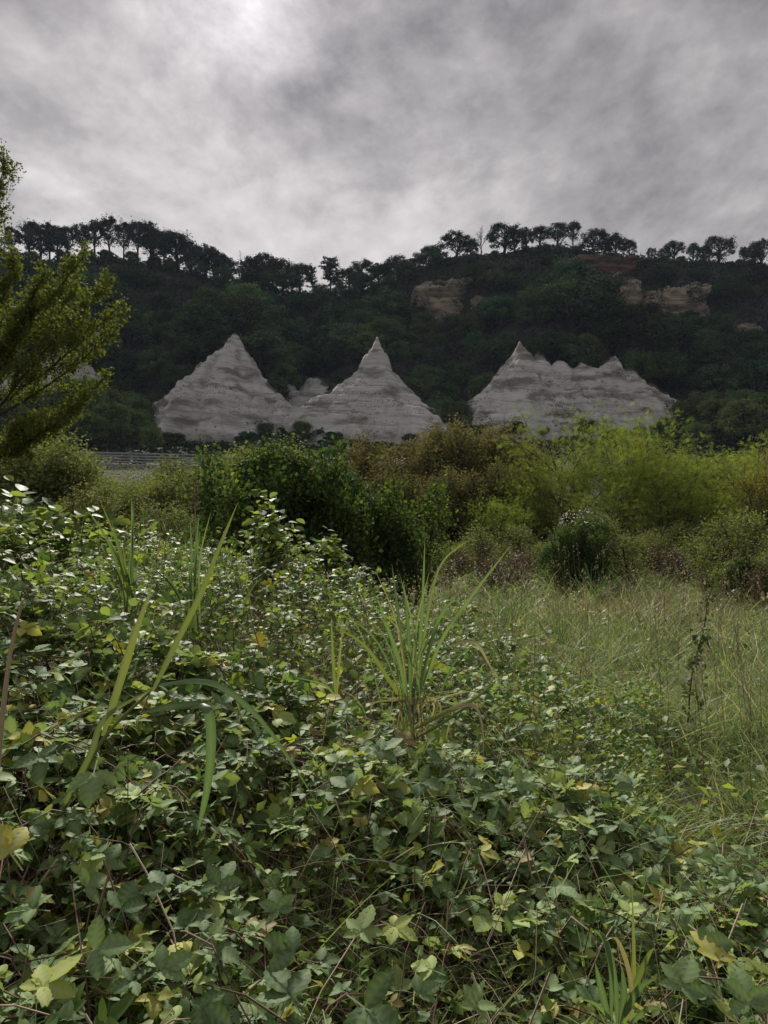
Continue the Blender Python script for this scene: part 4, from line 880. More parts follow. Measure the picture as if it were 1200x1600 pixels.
def top_z(x, y, bump=True):
    x = np.asarray(x, float); y = np.maximum(np.asarray(y, float), 1e-3); s = np.clip(x / np.maximum(y, .6), -.9, .9); yc = np.clip(y, 0, 11)
    i = np.clip(np.searchsorted(YY, yc) - 1, 0, len(YY) - 2); j = np.clip(np.searchsorted(SS, s) - 1, 0, len(SS) - 2)
    fy = (yc - YY[i]) / (YY[i + 1] - YY[i]); fs = (s - SS[j]) / (SS[j + 1] - SS[j])
    h = (HH[i, j] * (1 - fs) + HH[i, j + 1] * fs) * (1 - fy) + (HH[i + 1, j] * (1 - fs) + HH[i + 1, j + 1] * fs) * fy
    if bump: h = h + (fbm(x * 1.15 + 5, y * 1.15, 44, 3) - .5) * .52 * np.clip(h * 1.1, .3, 1)
    return np.maximum(h, .12)

def leaflet(nr, nc, W, L, rg, serr=.09, curl=.25, pleat=.02):
    t = np.linspace(0, 1, nr); w = W * np.sin(np.pi * np.clip(t, 0, 1) ** .70) ** .9; w[0] = .01; w[-1] = .002
    c = np.linspace(-1, 1, nc); V = []; vein = []
    for i in range(nr):
        isv = i % 2 == 0
        for j in range(nc):
            e = abs(c[j])
            ww = w[i] * (1 + (serr if not isv else -serr) * (e > .9))
            V.append([c[j] * ww, t[i] * L + e * W * .22 * math.sin(math.pi * t[i]), .16 * ww * e + (pleat * (0 if isv else 1) * (1 - abs(e - .5)) * L) * (0 < i < nr - 1) - curl * L * (t[i] - .25) ** 2])
            vein.append(1.0 if (e < .05 or (isv and e < .8)) else 0.0)
    i = np.arange(nr - 1)[:, None] * nc; j = np.arange(nc - 1)[None]
    Q = np.stack([i + j, i + j + 1, i + nc + j + 1, i + nc + j], -1).reshape(-1, 4)
    return np.array(V), Q, np.array(vein)
def rotz(v, a): c, s = math.cos(a), math.sin(a); return np.stack([v[:, 0] * c - v[:, 1] * s, v[:, 0] * s + v[:, 1] * c, v[:, 2]], -1)
def trifoliate(seed, nr, nc, lobed=False):
    g = np.random.default_rng(seed); Vs = []; Qs = []; W = []; n = 0
    specs = [(0, .62, .31, (0, .34)), (1.05 + g.normal() * .15, .52, .29, (0, .28)), (-1.05 + g.normal() * .15, .52, .29, (0, .28))]
    if seed % 3 == 2: specs += [(1.95, .40, .28, (0, .26)), (-1.95, .40, .28, (0, .26))]
    for a, L, wr, (ox, oy) in specs:
        V, Q, w = leaflet(nr, nc, wr * L * g.uniform(.9, 1.12), L, g, curl=g.uniform(.05, .45), pleat=.03)
        tilt = g.normal() * .22; V = V.copy(); V[:, 2] += V[:, 0] * tilt + V[:, 1] * g.normal() * .15
        V = rotz(V, a) + np.array([ox, oy, 0]); Vs.append(V); Qs.append(Q + n); W.append(w); n += len(V)
    pet = np.array([[-.012, -.1, -.05], [.012, -.1, -.05], [.012, .36, 0], [-.012, .36, 0]]); Vs.append(pet); Qs.append(np.array([[0, 1, 2, 3]]) + n); W.append(np.ones(4))
    return np.concatenate(Vs), np.concatenate(Qs), np.concatenate(W)
NEAR = [trifoliate(s, 11, 5) for s in range(1, 9)]
MID = [trifoliate(s + 20, 5, 3) for s in range(1, 6)]
FARL = [trifoliate(s, 3, 3) for s in (31, 33, 34, 36)]
def leaf_mesh(v, q, w, mat):
    a = Acc(); a.add(v, None, q, 0.0, 0, w); return a.mesh('leaf', M[mat], True)
NEAR_ME = [leaf_mesh(*t, 'bramble') for t in NEAR]
ROUND_Q = leaflet(7, 5, .36, 1.0, None, serr=.02, curl=.2, pleat=.012)
ROUND_ME = [leaf_mesh(*ROUND_Q, 'shrubleaf')]

def zone(x, y):
    s = x / max(y, .5)
    if y < 2.5: return 0 if s < -.12 else (1 if s < .2 else 2)
    if s < -.13: return 3
    return 4 if s < .14 else 5
TH = ['bramble thicket with broad grey-green leaves in the bottom left corner', 'bramble patch with large pale three-part leaves and dead stems at bottom centre', 'low tangle of brambles and grass in the bottom right corner', 'high bramble mound with glossy backlit leaves rising on the left', 'bramble bank round the fan-shaped reed in the middle', 'sparse brambles thinning into the grass on the right']
def brambles():
    g = np.random.default_rng(321)
    roots = [tag(link('bramble_thicket', None, loc=(0, 0, 0)), t, 'brambles') for t in TH]
    ctr = [(-.9, 1.6, 0), (.05, 1.6, 0), (.8, 1.7, 0), (-1.9, 4.5, 0), (0, 4.0, 0), (1.3, 4.2, 0)]
    for r, c in zip(roots, ctr): r.location = c
    leaves = [[] for _ in TH]       # pos, R, size, type, depth below the top
    canes = [[] for _ in TH]
    # canes
    n = 3000; s = g.uniform(-.66, .66, n); y = np.sqrt(g.uniform(.7 ** 2, 9.6 ** 2, n)) ; y = np.where(g.random(n) < .42, g.uniform(.8, 3.6, n), y)
    x = s * np.maximum(y, 1.2)
    for i in range(n):
        xx, yy = x[i], y[i]; sx = xx / max(yy, .6)
        if fbm(np.array([xx * .95 + 3]), np.array([yy * .95]), 57, 3)[0] < .43 and g.random() < .85: continue
        if yy < 2.6 and -.10 < sx < .36 and g.random() < .52: continue
        if yy > 2.5 and sx > .30 and g.random() < .85: continue
        if yy > 3.4 and sx > .18 and g.random() < .62 + .25 * (yy > 5): continue
        if yy > 6.5 and sx > -.02 and g.random() < .85: continue
        a = g.uniform(0, 6.28); ln = g.uniform(.5, 1.25); k = 9
        upright = (yy > 3.2 and sx < .0 and g.random() < .45)
        hd = np.array([math.cos(a), math.sin(a)])
        t = np.linspace(0, 1, k)
        reach = ln * (.28 if upright else .8)
        px = xx + hd[0] * reach * (t - .35); py = yy + hd[1] * reach * (t - .35)
        if (py < .75).any(): continue
        hz = top_z(px, py)
        gnd = hill_z(px, py)
        rise = np.interp(t, [0, .25, .55, .85, 1], [.15, .72, 1.0, .98, .86]) if not upright else np.interp(t, [0, .5, .8, 1], [.3, .85, 1.02, 1.10])
        dep = 0 if g.random() < .62 else g.random() ** 1.3 * .45
        pz = gnd + hz * rise * (1 - dep) + g.normal(size=k) * .012 + g.uniform(-.03, .05)
        pts_ = np.stack([px, py, pz], -1)
        z_ = zone(float(xx), float(yy)); canes[z_].append((pts_, g.uniform(.0016, .0036), yy))
        m = int(g.uniform(9, 17) * (1.25 if yy > 4 else 1.0))
        for q in range(m):
            f = g.uniform(.22, 1.0) * (k - 1); ii = min(int(f), k - 2); p = pts_[ii] + (pts_[ii + 1] - pts_[ii]) * (f - ii)
            ax = unit(pts_[ii + 1] - pts_[ii]); sd = unit(np.cross(ax, [0, 0, 1.0])) * (1 if q % 2 else -1)
            d = unit(sd * .9 + ax * .45 + g.normal(size=3) * .35); nrm = unit(np.array([0, -.12, 1.0]) + g.normal(size=3) * (.38 if not upright else .6))
            typ = 1 if (upright and g.random() < .75) else 0
            size = (g.uniform(.055, .125) if typ == 0 else g.uniform(.038, .068)) * (1.0 if yy > 2.6 else .80)
            p = p + d * size * .10
            leaves[z_].append((p, frames(nrm[None], d[None])[0], size, typ, f / (k - 1)))
    # a few large leaves that stand out at the bottom of the picture
    for (px, py, D, sz, an) in [(478, 1500, 1.42, .17, 2.6), (556, 1474, 1.45, .14, 1.2), (548, 1556, 1.36, .21, -.8), (470, 1580, 1.34, .20, 2.2), (440, 1436, 1.5, .13, 1.9), (230, 1528, 1.4, .15, .6), (290, 1562, 1.36, .16, -.4), (70, 1420, 1.5, .17, 2.9), (30, 1350, 1.55, .22, 2.4), (40, 1560, 1.34, .19, 1.0), (120, 1490, 1.42, .17, .3), (180, 1440, 1.46, .15, 1.5), (330, 1400, 1.55, .16, 1.3), (265, 1400, 1.55, .15, 2.2), (600, 1440, 1.55, .13, -.6), (640, 1560, 1.4, .11, .5), (690, 1520, 1.45, .12, 2.6), (740, 1590, 1.36, .12, 1.4), (1060, 1560, 1.4, .16, 1.0), (1140, 1520, 1.45, .17, 2.0), (1080, 1480, 1.5, .15, .2), (1180, 1590, 1.36, .16, 1.6), (520, 1200, 2.2, .17, 1.2), (580, 1180, 2.25, .18, .5), (640, 1220, 2.15, .17, -.3), (560, 1240, 2.1, .18, 2.4), (800, 1230, 2.3, .15, .6), (1000, 1240, 2.2, .17, 2.0), (900, 1290, 2.1, .15, .9), (150, 1190, 1.9, .22, -1.4), (60, 1170, 1.9, .2, -1.2)]:
        p = P(px, py, D); d = np.array([math.cos(an), math.sin(an), g.normal() * .1]); nrm = np.array([g.normal() * .15, -.45 + g.normal() * .12, 1.0])
        leaves[zone(p[0], p[1])].append((p, frames(nrm[None], d[None])[0], sz * .62, 0, 1.0))
    for zi, root in enumerate(roots):
        c0 = np.array(ctr[zi]); Ls = leaves[zi]
        if not Ls: continue
        pos = np.array([l[0] for l in Ls]); rot = np.array([l[1] for l in Ls]); sz = np.array([l[2] for l in Ls]); ty = np.array([l[3] for l in Ls])
        sx = pos[:, 0] / pos[:, 1]; sy = (CAM_Z - pos[:, 2]) / pos[:, 1]
        inv = (np.abs(sx) < .5) & (sy < .667)
        score = np.where(inv, sz / pos[:, 1] * (pos[:, 2] > top_z(pos[:, 0], pos[:, 1]) - .10), -1)
        order = np.argsort(-score); sel = order[:300]; sel = sel[score[sel] > 0]
        rest = np.setdiff1d(np.arange(len(Ls)), sel)
        for i in sel:
            me = ROUND_ME[0] if ty[i] else NEAR_ME[i % len(NEAR_ME)]
            o = link('leaf', me, root)
            mt = Matrix([[*(rot[i][r] * sz[i]), pos[i][r] - c0[r]] for r in range(3)] + [[0, 0, 0, 1]])
            o.matrix_local = mt
        a = Acc()
        k0 = rest[ty[rest] == 0]; k1 = rest[ty[rest] == 1]
        nearer = pos[k0][:, 1] < 3.4
        for tpl, ks in ((MID, k0[nearer]), (FARL, k0[~nearer])):
            for m_ in range(len(tpl)):
                kk = ks[m_::len(tpl)]; scatter(a, tpl[m_][0], None, tpl[m_][1], pos[kk] - c0, rot[kk], sz[kk], g.random(len(kk)), 0, tpl[m_][2])
        scatter(a, ROUND[0], ROUND[1], None, pos[k1] - c0, rot[k1], sz[k1], g.random(len(k1)), 1)
        # small dull leaves of herbs and seedlings inside the tangle
        nn = [3400, 2000, 2600, 13000, 9000, 7000][zi]
        lo = [(-.66, -.12, .8, 2.5), (-.12, .2, .8, 2.5), (.2, .66, .8, 2.5), (-.66, -.13, 2.5, 9.5), (-.13, .14, 2.5, 8), (.14, .36, 2.5, 6)][zi]
        yy = np.sqrt(g.uniform(lo[2] ** 2, lo[3] ** 2, nn)); xx = g.uniform(lo[0], lo[1], nn) * yy
        msk = fbm(xx * 1.6, yy * 1.6, 71, 3) > .44; xx, yy = xx[msk], yy[msk]; nn = len(xx)
        hz = top_z(xx, yy); zz = hill_z(xx, yy) + hz * (1 - np.abs(g.normal(size=nn)) * .22).clip(.1, 1.0)
        ps = np.stack([xx, yy, zz], -1) - c0
        scatter(a, LEAF5[0], LEAF5[1], None, ps, frames(rand_dir(nn, g) * .7 + [0, -.1, .9], rand_dir(nn, g)), g.uniform(.02, .05, nn), g.random(nn), 0)
        link('foliage', a.mesh('foliage', [M['bramble_far'], M['shrubleaf']]), root, kind='stuff')
        cs = sorted(canes[zi], key=lambda c: c[2]); b = Acc()
        for ci, (p, r, yy_) in enumerate(cs):
            if ci < 60:
                q = Acc(); tube(q, p - c0, np.linspace(r * 1.3, r * .6, len(p)), 5, g.random()); link('cane', q.mesh('cane', M['cane'], True), root)
            else: tube(b, p - c0, np.linspace(r * 1.3, r * .6, len(p)), 3, g.random())
        if b.n: link('canes', b.mesh('canes', M['cane']), root, kind='stuff')
brambles()

def dead_stems():
    g = np.random.default_rng(654)
    a = Acc(); n = 5000
    y = np.where(g.random(n) < .5, g.uniform(.9, 3.2, n), np.sqrt(g.uniform(.9, 60, n))); s = g.uniform(-.66, .66, n); x = s * np.maximum(y, 1.1)
    for i in range(n):
        if x[i] / y[i] > .27 and y[i] > 2.4 and g.random() < .85: continue
        hz = float(top_z(x[i:i + 1], y[i:i + 1])[0]); ln = g.uniform(.18, .75)
        d = unit(np.array([g.normal(), g.normal(), g.normal() * .75])); c = np.array([x[i], y[i], hz * g.uniform(.12, .92)])
        p = curve(c - d * ln / 2, c + d * ln / 2, 5, g.normal() * .06, .03, g); p[:, 2] = np.maximum(p[:, 2], .02)
        tube(a, p, np.linspace(1.3, .6, 5) * g.uniform(.0010, .0028), 3, g.random())
    o = link('dead_stems', a.mesh('dead_stems', M['straw']), kind='stuff'); o['label'] = 'tangle of thin brown dead stems under the brambles'
    a = Acc(); k = 42000
    y = np.sqrt(g.uniform(.8, 60, k)); y = np.where(g.random(k) < .45, g.uniform(.85, 3.2, k), y); x = g.uniform(-.7, .7, k) * np.maximum(y, 1.1)
    hz = top_z(x, y); base = np.stack([x, y, hill_z(x, y) + hz * g.random(k) ** 1.5 * .8 + .02], -1)
    okk = ~((x / y > .27) & (y > 2.4) & (g.random(k) < .85)); x, y, base = x[okk], y[okk], base[okk]; k = len(x)
    d = rand_dir(k, g); d[:, 2] = d[:, 2] * .45; d = unit(d)
    blades(a, base, d, g.uniform(.12, .50, k), g.uniform(.0014, .0036, k), g.uniform(0, .35, k), g.random(k), 2, g=g)
    o = link('leaf_litter', a.mesh('leaf_litter', M['straw']), kind='stuff'); o['label'] = 'dry straw and litter lying in the gaps of the brambles'
dead_stems()

def fine_grass():
    g = np.random.default_rng(31); k = 16000; y = np.where(g.random(k) < .4, g.uniform(.9, 3.2, k), np.sqrt(g.uniform(1, 60, k))); x = g.uniform(-.66, .66, k) * np.maximum(y, 1.1)
    ok = fbm(x * 1.4 + 9, y * 1.4, 83, 3) + .25 * np.clip(x / y, -.4, .5) > .47; x, y = x[ok], y[ok]; k = len(x)
    hz = top_z(x, y); base = np.stack([x, y, hill_z(x, y) + hz * g.uniform(.2, .8, k)], -1); d = rand_dir(k, g) * .7; d[:, 2] = np.abs(d[:, 2]) + .5
    a = Acc(); blades(a, base, unit(d), g.uniform(.12, .45, k), g.uniform(.002, .0055, k), g.uniform(.1, .8, k), g.random(k), 5, g=g)
    o = link('grass', a.mesh('grass', M['grass']), kind='stuff'); o['label'] = 'thin green grass blades growing through the brambles'
fine_grass()

# ------------------------------------------------------------------ grass of the field
def field_grass():
    g = np.random.default_rng(777); a = Acc(); k = 115000
    u = g.random(k); y = 2.3 * (34 / 2.3) ** (u ** .95); s = g.uniform(-.35, .66, k); x = s * y
    lim = np.interp(y, [2.3, 3.5, 5, 7, 9, 12], [.29, .20, .10, .0, -.25, -.4])
    p = np.clip((s - lim) * 7 + .35, 0, 1) * np.clip((34 - y) / 8, 0, 1)
    ok = g.random(k) < p; x, y = x[ok], y[ok]; k = len(x)
    cl = fbm(x * 1.3, y * 1.3, 15, 3); hgt = (.14 + 1.25 * np.clip(cl - .28, 0, 1)) * g.uniform(.45, 1.25, k)
    base = np.stack([x, y, hill_z(x, y) - .02], -1)
    d = rand_dir(k, g) * .42; d[:, 2] = 1; d = unit(d)
    dry = vn(x * .55 + 40, y * .55, 16)
    sel = g.random(k) < np.clip((dry - .50) * 1.8, .06, .65)
    for m_, q in (('grass', ~sel), ('drygrass', sel)):
        b = Acc(); n = q.sum()
        blades(b, base[q], d[q], hgt[q], g.uniform(.0045, .010, n) * (1 + y[q] * .05), g.uniform(.15, .75, n), np.clip(cl[q] * .6 + g.random(n) * .5 - .1, 0, 1), 3, g=g)
        o = link('grass', b.mesh('grass', M[m_]), kind='stuff'); o['label'] = 'green meadow grass of the field' if m_ == 'grass' else 'dry straw-coloured grass mixed into the field'
    # thin dry stalks with seed heads
    b = Acc(); n = 420; yy = g.uniform(3.5, 15, n); xx = g.uniform(-.12, .56, n) * yy
    for i in range(n):
        h = g.uniform(.55, 1.25); p0 = np.array([xx[i], yy[i], gz(xx[i], yy[i])]); p1 = p0 + [g.normal() * .15, g.normal() * .15, h]
        p = curve(p0, p1, 5, 0, .02, g); tube(b, p, np.linspace(.003, .0012, 5), 3, g.random())
        m = 10; q = p[-1] + (p[-2] - p[-1]) * g.random((m, 1)) * .8 + g.normal(size=(m, 3)) * .012
        scatter(b, LEAF5[0], LEAF5[1], None, q, frames(rand_dir(m, g), rand_dir(m, g) * .6 + [0, 0, 1]), g.uniform(.012, .03, m), g.random(m))
    o = link('dry_stalks', b.mesh('dry_stalks', M['drygrass']), kind='stuff'); o['label'] = 'thin dry seed stalks standing in the field'
field_grass()

def field_herbs():
    g = np.random.default_rng(99); k = 9000; y = 3.2 * (22 / 3.2) ** g.random(k); x = g.uniform(-.1, .62, k) * y
    ok = fbm(x * .8 + 3, y * .8, 37, 3) > .52; x, y = x[ok], y[ok]; k = len(x)
    z = hill_z(x, y) + g.uniform(.1, .55, k) * (.5 + fbm(x * .6, y * .6, 38)); a = Acc()
    scatter(a, LEAF5[0], LEAF5[1], None, np.stack([x, y, z], -1), frames(rand_dir(k, g) * .7 + [0, 0, .8], rand_dir(k, g)), g.uniform(.03, .075, k), g.random(k))
    o = link('weeds', a.mesh('weeds', M['bramble_far']), kind='stuff'); o['label'] = 'leafy weeds mixed into the rough field grass'
field_herbs()
TUFT = [(590, 905, 8.5, .95), (660, 890, 9.0, 1.1), (700, 930, 7.5, .9), (745, 905, 9.5, .9), (880, 930, 9.0, .95), (925, 950, 8.0, .7), (1000, 925, 10, .7), (1020, 980, 7.5, .6), (800, 900, 11, .9), (860, 985, 6.6, .75), (960, 1000, 6.5, .55), (1060, 915, 11, .7), (640, 960, 6.8, .9), (560, 960, 6.4, .9), (780, 985, 6.2, .75), (1140, 960, 8.5, .5), (1110, 1060, 5.2, .45), (1170, 1090, 4.8, .42), (740, 1000, 5.6, .8), (930, 890, 14, .9), (1030, 890, 15, .8), (250, 885, 6.4, 1.0), (300, 905, 5.8, .9), (215, 905, 5.2, .9), (340, 930, 5.4, .8)]
def tufts():
    g = np.random.default_rng(888)
    for i, (px, py, D, h) in enumerate(TUFT):
        x = (px - 600) / 1200 * D; z0 = gz(x, D); zt = P(px, py, D)[2]
        zb = z0
        if px < 400: zb = float(top_z(np.array([x]), np.array([float(D)]))[0]) * .55
        hh = max(h, .3) + (0 if px < 400 else 0)
        root = tag(link('grass_tuft', None, loc=(x, D, zb)), '', 'grass tuft', 'tall grass tufts')
        a = Acc(); k = 55; base = g.normal(size=(k, 3)) * [.09, .09, 0]; d = rand_dir(k, g) * .38; d[:, 2] = 1
        blades(a, base, unit(d), g.uniform(.6, 1.15, k) * hh, g.uniform(.007, .014, k), g.uniform(.05, .55, k), g.random(k), 6, g=g)
        link('blades', a.mesh('blades', M['reed']), root)
        a = Acc(); k = 26; d = rand_dir(k, g) * .8; d[:, 2] = .8
        blades(a, g.normal(size=(k, 3)) * [.10, .10, 0], unit(d), g.uniform(.35, .7, k) * hh, g.uniform(.004, .008, k), g.uniform(.2, .8, k), g.random(k), 5, g=g)
        link('dry_blades', a.mesh('dry_blades', M['drygrass']), root)
        root['label'] = ('blue-green grass tuft on the left bramble mound, ' if px < 400 else 'blue-green grass tuft in the field, ') + TLAB[i]
TLAB = ['first right of the dark bush', 'under the low dark bush edge', 'just right of the tall fan-shaped reed', 'in front of the left dry bush', 'below the vine-covered bush', 'short, below right of the vine-covered bush', 'under the dry bush', 'short, in the middle of the right half', 'below the left acacia', 'in the centre right', 'short and nearer than its neighbours', 'below the right dry bush', 'behind the fan-shaped reed', 'left behind the fan-shaped reed', 'right of the fan-shaped reed', 'short, by the right edge', 'very short, beside the dark weed', 'nearest to the right edge', 'close right of the fan-shaped reed', 'at the foot of the vine-covered bush', 'at the foot of the dry bush', 'tall, left of the long slanting blade', 'beside the long slanting blade', 'leftmost of the four', 'rightmost of the four']
tufts()

# ------------------------------------------------------------------ single reeds, grasses and weeds that stand out
def smooth(ctrl, k=14):
    c = np.array(ctrl, float); n = len(c)
    if n < 3: t = np.linspace(0, 1, k)[:, None]; return c[0] + (c[-1] - c[0]) * t
    e = np.concatenate([[2 * c[0] - c[1]], c, [2 * c[-1] - c[-2]]]); out = []
    for u in np.linspace(0, n - 1, k):
        i = min(int(u), n - 2); f = u - i; p0, p1, p2, p3 = e[i:i + 4]
        out.append(.5 * (2 * p1 + (p2 - p0) * f + (2 * p0 - 5 * p1 + 4 * p2 - p3) * f * f + (3 * p1 - p0 - 3 * p2 + p3) * f ** 3))
    return np.array(out)
def blade_part(root, base, ctrl, w, mat, side=None, prof=None, name='blade', k=14):
    p = smooth([P(*c) for c in ctrl], k) - base
    t = np.linspace(0, 1, k); ww = w * (np.interp(t, [0, .15, .5, .85, 1], [.45, .9, 1, .5, .03]) if prof is None else np.interp(t, *prof))
    tg = unit(p[-1] - p[0]); sd = np.cross(tg, np.array([.25, 1.0, .15])) if side is None else np.array(side, float)
    a = Acc(); ribbon(a, p, ww, unit(sd), rnd=0.0, fold=.18); return link(name, a.mesh(name, M[mat], True), root)
def stem_part(root, base, ctrl, r0, r1, mat, name='stem', k=12):
    p = smooth([P(*c) for c in ctrl], k) - base
    a = Acc(); tube(a, p, np.linspace(r0, r1, k), 6, 0.0); return link(name, a.mesh(name, M[mat], True), root)
def reed(name, base_px, label, blades_, stems=(), cat='reed', group=None):
    b = P(*base_px); root = tag(link(name, None, loc=b), label, cat, group)
    for ctrl, r0, r1, m_ in stems: stem_part(root, b, ctrl, r0, r1, m_)
    for bl in blades_: blade_part(root, b, *bl)
    return root
reed('giant_reed', (60, 1330, 2.1), 'slanting reed with yellow-green blades and one folded leaf on the left', [
    ([(160, 1150, 2.15), (188, 1060, 2.2), (212, 985, 2.2), (238, 915, 2.22)], .026, 'reed_yellow'),
    ([(238, 1080, 2.25), (272, 1010, 2.3), (312, 930, 2.3), (340, 860, 2.32), (372, 784, 2.35)], .020, 'reed_yellow'),
    ([(90, 1275, 2.05), (140, 1180, 2.1), (165, 1120, 2.15), (240, 1075, 2.2)], .018, 'reed_yellow'),
    ([(222, 1113, 2.15), (262, 1104, 2.05), (312, 1100, 1.98)], .020, 'reed', (.1, .25, 1), ([0, .2, .6, 1], [.2, .7, 1, 1])),
    ([(314, 1099, 1.98), (326, 1112, 1.96), (330, 1160, 1.95), (324, 1230, 1.95), (308, 1305, 1.96)], .026, 'reed', (1, .2, 0), ([0, .1, .5, .85, 1], [.7, .95, 1, .6, .05])),
    ([(250, 1070, 2.2), (310, 1064, 2.05), (360, 1082, 1.95), (420, 1140, 1.9), (492, 1248, 1.85)], .016, 'reed', (.2, .5, 1))],
    [([(62, 1330, 2.1), (110, 1250, 2.1), (165, 1150, 2.15), (235, 1080, 2.22)], .007, .004, 'reed_yellow')])
FAN = []
for _i in range(15):
    _g = np.random.default_rng(4000 + _i); _a = _g.normal() * .42; _h = _g.uniform(110, 270); _d = 3.6 + _g.normal() * .12; _x = 642 + _g.normal() * 16
    FAN.append(([(_x, 1130, _d), (_x + _h * .45 * _a, 1130 - _h * .6, _d), (_x + _h * 1.15 * _a, 1130 - _h * (1 - .25 * abs(_a)), _d - .1)], _g.uniform(.005, .011), 'reed' if _i % 5 else 'reed_dry'))
for _i in range(18):
    _g = np.random.default_rng(4100 + _i); _x = 640 + _g.normal() * 40; FAN.append(([(_x, 1160, 3.55), (_x + _g.normal() * 20, 1100, 3.55), (_x + _g.normal() * 60, 1050 + _g.uniform(0, 60), 3.5)], _g.uniform(.004, .009), 'reed_dry'))
reed('giant_reed', (640, 1170, 3.6), 'upright fan of long reed blades in the middle of the brambles', [
    ([(640, 1120, 3.6), (625, 1040, 3.55), (605, 980, 3.5), (588, 930, 3.4)], .021, 'reed'),
    ([(642, 1120, 3.6), (640, 1030, 3.6), (636, 960, 3.65), (630, 905, 3.7)], .019, 'reed'),
    ([(645, 1120, 3.6), (655, 1020, 3.6), (660, 940, 3.6), (664, 840, 3.6)], .018, 'reed'),
    ([(648, 1110, 3.6), (672, 1010, 3.6), (690, 960, 3.55), (715, 930, 3.45)], .019, 'reed'),
    ([(650, 1100, 3.6), (690, 1000, 3.55), (738, 930, 3.45), (800, 850, 3.3)], .017, 'reed'),
    ([(640, 1110, 3.6), (612, 1070, 3.5), (570, 1010, 3.35), (515, 975, 3.2)], .022, 'reed_yellow'),
    ([(638, 1100, 3.6), (622, 960, 3.7), (612, 880, 3.8)], .015, 'reed'),
    ([(652, 1090, 3.6), (668, 960, 3.7), (690, 880, 3.8), (740, 838, 3.8)], .014, 'reed'),
    ([(645, 1140, 3.6), (690, 1115, 3.4), (735, 1095, 3.25), (778, 1062, 3.1)], .026, 'reed_yellow', (.2, .3, 1)),
    ([(648, 1155, 3.5), (690, 1130, 3.3), (720, 1110, 3.2), (738, 1103, 3.15)], .015, 'reed', (.2, .3, 1)),
    ([(700, 1108, 3.2), (738, 1102, 3.1), (752, 1130, 3.05), (756, 1185, 3.0)], .014, 'reed_dry'),
    ([(700, 1010, 3.5), (740, 1004, 3.35), (765, 1040, 3.3), (790, 1090, 3.2)], .012, 'reed_dry')] + FAN,
    [([(640, 1175, 3.6), (642, 1120, 3.6), (648, 1060, 3.6)], .010, .006, 'reed')])
reed('giant_reed', (524, 1090, 3.3), 'short pair of yellow-green upright blades left of the reed fan', [
    ([(524, 1085, 3.3), (520, 1030, 3.3), (517, 960, 3.3)], .016, 'reed_yellow'), ([(526, 1085, 3.3), (530, 1030, 3.3), (536, 975, 3.3)], .013, 'reed_yellow'), ([(522, 1085, 3.3), (505, 1070, 3.2), (460, 1058, 3.1)], .012, 'reed')])
reed('grass_clump', (975, 1610, 1.55), 'bright arching grass clump in the bottom right corner', [
    ([(975, 1600, 1.55), (990, 1540, 1.55), (988, 1390, 1.58)], .010, 'reed_yellow'), ([(955, 1600, 1.5), (955, 1520, 1.5), (945, 1470, 1.5), (925, 1455, 1.5), (922, 1480, 1.5)], .010, 'reed'),
    ([(965, 1600, 1.5), (960, 1530, 1.5), (948, 1475, 1.5), (935, 1452, 1.5)], .012, 'reed'), ([(985, 1600, 1.5), (985, 1530, 1.5), (965, 1470, 1.48), (945, 1470, 1.46)], .009, 'reed_dry'),
    ([(950, 1590, 1.5), (940, 1550, 1.48), (930, 1505, 1.46)], .014, 'reed'), ([(975, 1590, 1.5), (1000, 1545, 1.46), (1028, 1527, 1.42)], .014, 'reed'), ([(970, 1600, 1.5), (985, 1560, 1.5), (1010, 1500, 1.52), (1022, 1480, 1.52)], .013, 'reed_yellow'),
    ([(960, 1600, 1.5), (930, 1570, 1.45), (900, 1560, 1.42)], .009, 'reed'), ([(968, 1600, 1.5), (975, 1555, 1.5), (972, 1510, 1.5)], .014, 'reed'), ([(980, 1605, 1.45), (1020, 1575, 1.4), (1060, 1600, 1.36)], .010, 'reed')], cat='grass')
for bx, lab in (((205, 960, 4.2), 'thin green blades rising from the left mound'), ((300, 980, 4.4), 'thin green blades rising behind the slanting reed')):
    g1 = np.random.default_rng(int(bx[0])); bl = []
    for i in range(12):
        dx = g1.normal() * 32; h = g1.uniform(90, 190); bl.append(([(bx[0] + g1.normal() * 8, bx[1] + 20, bx[2]), (bx[0] + dx * .5, bx[1] - h * .55, bx[2]), (bx[0] + dx * 1.3, bx[1] - h, bx[2] - .1)], g1.uniform(.008, .018), 'reed' if i % 4 else 'reed_yellow'))
    reed('reed_grass', bx, lab, bl, cat='reed')
reed('arching_grass', (250, 900, 4.0), 'single thin grass stalk arching over against the bushes on the left', [], [([(255, 905, 4.0), (258, 830, 4.0), (240, 785, 4.0), (215, 777, 4.0), (198, 790, 4.0)], .003, .0015, 'reed_dry')], cat='grass')
reed('dead_stalk', (0, 1200, 2.1), 'bleached dead stalk standing at the left edge', [], [([(-4, 1200, 2.1), (8, 1080, 2.1), (20, 1000, 2.12), (36, 935, 2.12)], .0075, .004, 'reed_dry')], cat='stalk')
def plume():
    g = np.random.default_rng(5); b = P(306, 850, 9.0); root = tag(link('reed_plume', None, loc=b), 'brown feathery reed plume left of the dark bush', 'reed')
    stem_part(root, b, [(306, 860, 9), (305, 800, 9), (304, 745, 9)], .008, .003, 'reed_dry')
    a = Acc(); k = 90; t = g.random(k); base = np.stack([g.normal(size=k) * .01, g.normal(size=k) * .01, .40 + t * .36], -1); d = rand_dir(k, g) * .55; d[:, 2] = 1
    blades(a, base, unit(d), g.uniform(.06, .16, k) * (1.2 - t * .6), g.uniform(.006, .012, k), g.uniform(.1, .7, k), g.random(k), 3, g=g); link('plume', a.mesh('plume', M['drybush']), root)
plume()
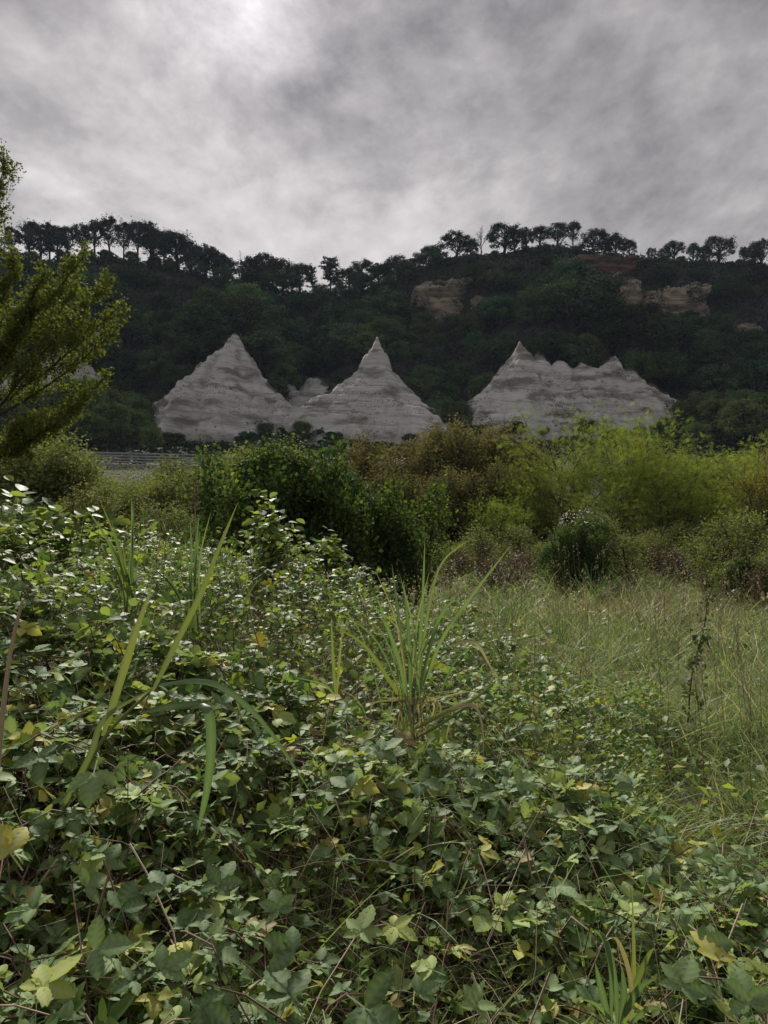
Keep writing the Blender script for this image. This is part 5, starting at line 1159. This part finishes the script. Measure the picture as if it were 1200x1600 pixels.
def weed(px, pyb, pyt, D, lean, label, seed):
    g = np.random.default_rng(seed); b = P(px, pyb, D); t = P(px + lean, pyt, D) - b
    root = tag(link('weed_stalk', None, loc=b), label, 'weed', 'dark leafy weed stalks')
    p = curve(np.zeros(3), t, 8, 0, .03, g); a = Acc(); tube(a, p, np.linspace(.007, .003, 8), 5); link('stem', a.mesh('stem', M['cane'], True), root)
    a = Acc(); k = 80; u = g.uniform(.12, 1.02, k); q = u * 7; i = np.clip(q.astype(int), 0, 6); pos = p[i] + (p[i + 1] - p[i]) * (q - i)[:, None]; cl = np.round(u * 9) / 9
    pos += g.normal(size=(k, 3)) * .05 * (1.1 - u * .6)[:, None]; d = rand_dir(k, g) + [0, 0, .2]
    scatter(a, LEAF5[0], LEAF5[1], None, pos, frames(rand_dir(k, g) + [0, 0, .5], d), g.uniform(.03, .07, k), g.random(k)); link('leaves', a.mesh('leaves', M['weed']), root)
weed(1075, 1130, 985, 5.0, 30, 'tall dark leafy weed stalk leaning right in the right-hand field', 1)
weed(1100, 980, 900, 8.5, 6, 'thin dark weed stalk below the right-hand shrub', 4)
def sapling(px, pyb, pyt, D, label, seed, k=6, lean=.18):
    g = np.random.default_rng(seed); b = P(px, pyb, D); root = tag(link('sapling', None, loc=b), label, 'sapling'); st = Acc(); lf = Acc()
    h = (pyb - pyt) / 1200 * D
    for i in range(k):
        t = np.array([g.normal() * lean * h, g.normal() * lean * h, h * g.uniform(.6, 1.0)]); p = curve(np.zeros(3), t, 8, 0, .03, g); tube(st, p, np.linspace(.008, .002, 8), 4)
        m = 46; u = g.uniform(.2, 1.0, m); q = u * 7; ii = np.clip(q.astype(int), 0, 6); pos = p[ii] + (p[ii + 1] - p[ii]) * (q - ii)[:, None] + g.normal(size=(m, 3)) * .07
        scatter(lf, ROUND[0], ROUND[1], None, pos, frames(rand_dir(m, g) * .6 + [0, -.1, .9], rand_dir(m, g) + [0, 0, .1]), g.uniform(.06, .11, m), g.random(m))
    link('stems', st.mesh('stems', M['bark'], True), root); link('leaves', lf.mesh('leaves', M['shrubleaf']), root)
sapling(420, 930, 762, 7.2, 'grey-green leafy sapling in front of the tall dark bush', 11, 8)
sapling(520, 910, 838, 7.6, 'low leafy sapling with yellow-green tips in front of the dark bush', 12, 6)
sapling(15, 930, 772, 5.2, 'leafy shoot poking up from the mound at the left edge', 13, 6)
sapling(120, 930, 800, 5.6, 'leafy shoots on top of the left mound', 14, 7, .3)

# ------------------------------------------------------------------ thin haze
def haze():
    a = Acc(); box(a, np.array([0.0, 150.0, 64.0]), np.array([900.0, 700.0, 134.0]))
    m, t, out = mat_base('thin_haze'); v = N(t, 'ShaderNodeVolumePrincipled'); v.inputs['Color'].default_value = (.62, .80, 1.0, 1); v.inputs['Density'].default_value = 0.00007; v.inputs['Anisotropy'].default_value = 0.0
    t.links.new(v.outputs[0], out.inputs['Volume'])
    o = link('haze', a.mesh('haze', m), kind='stuff'); o['label'] = 'thin bluish haze over the valley'
haze()
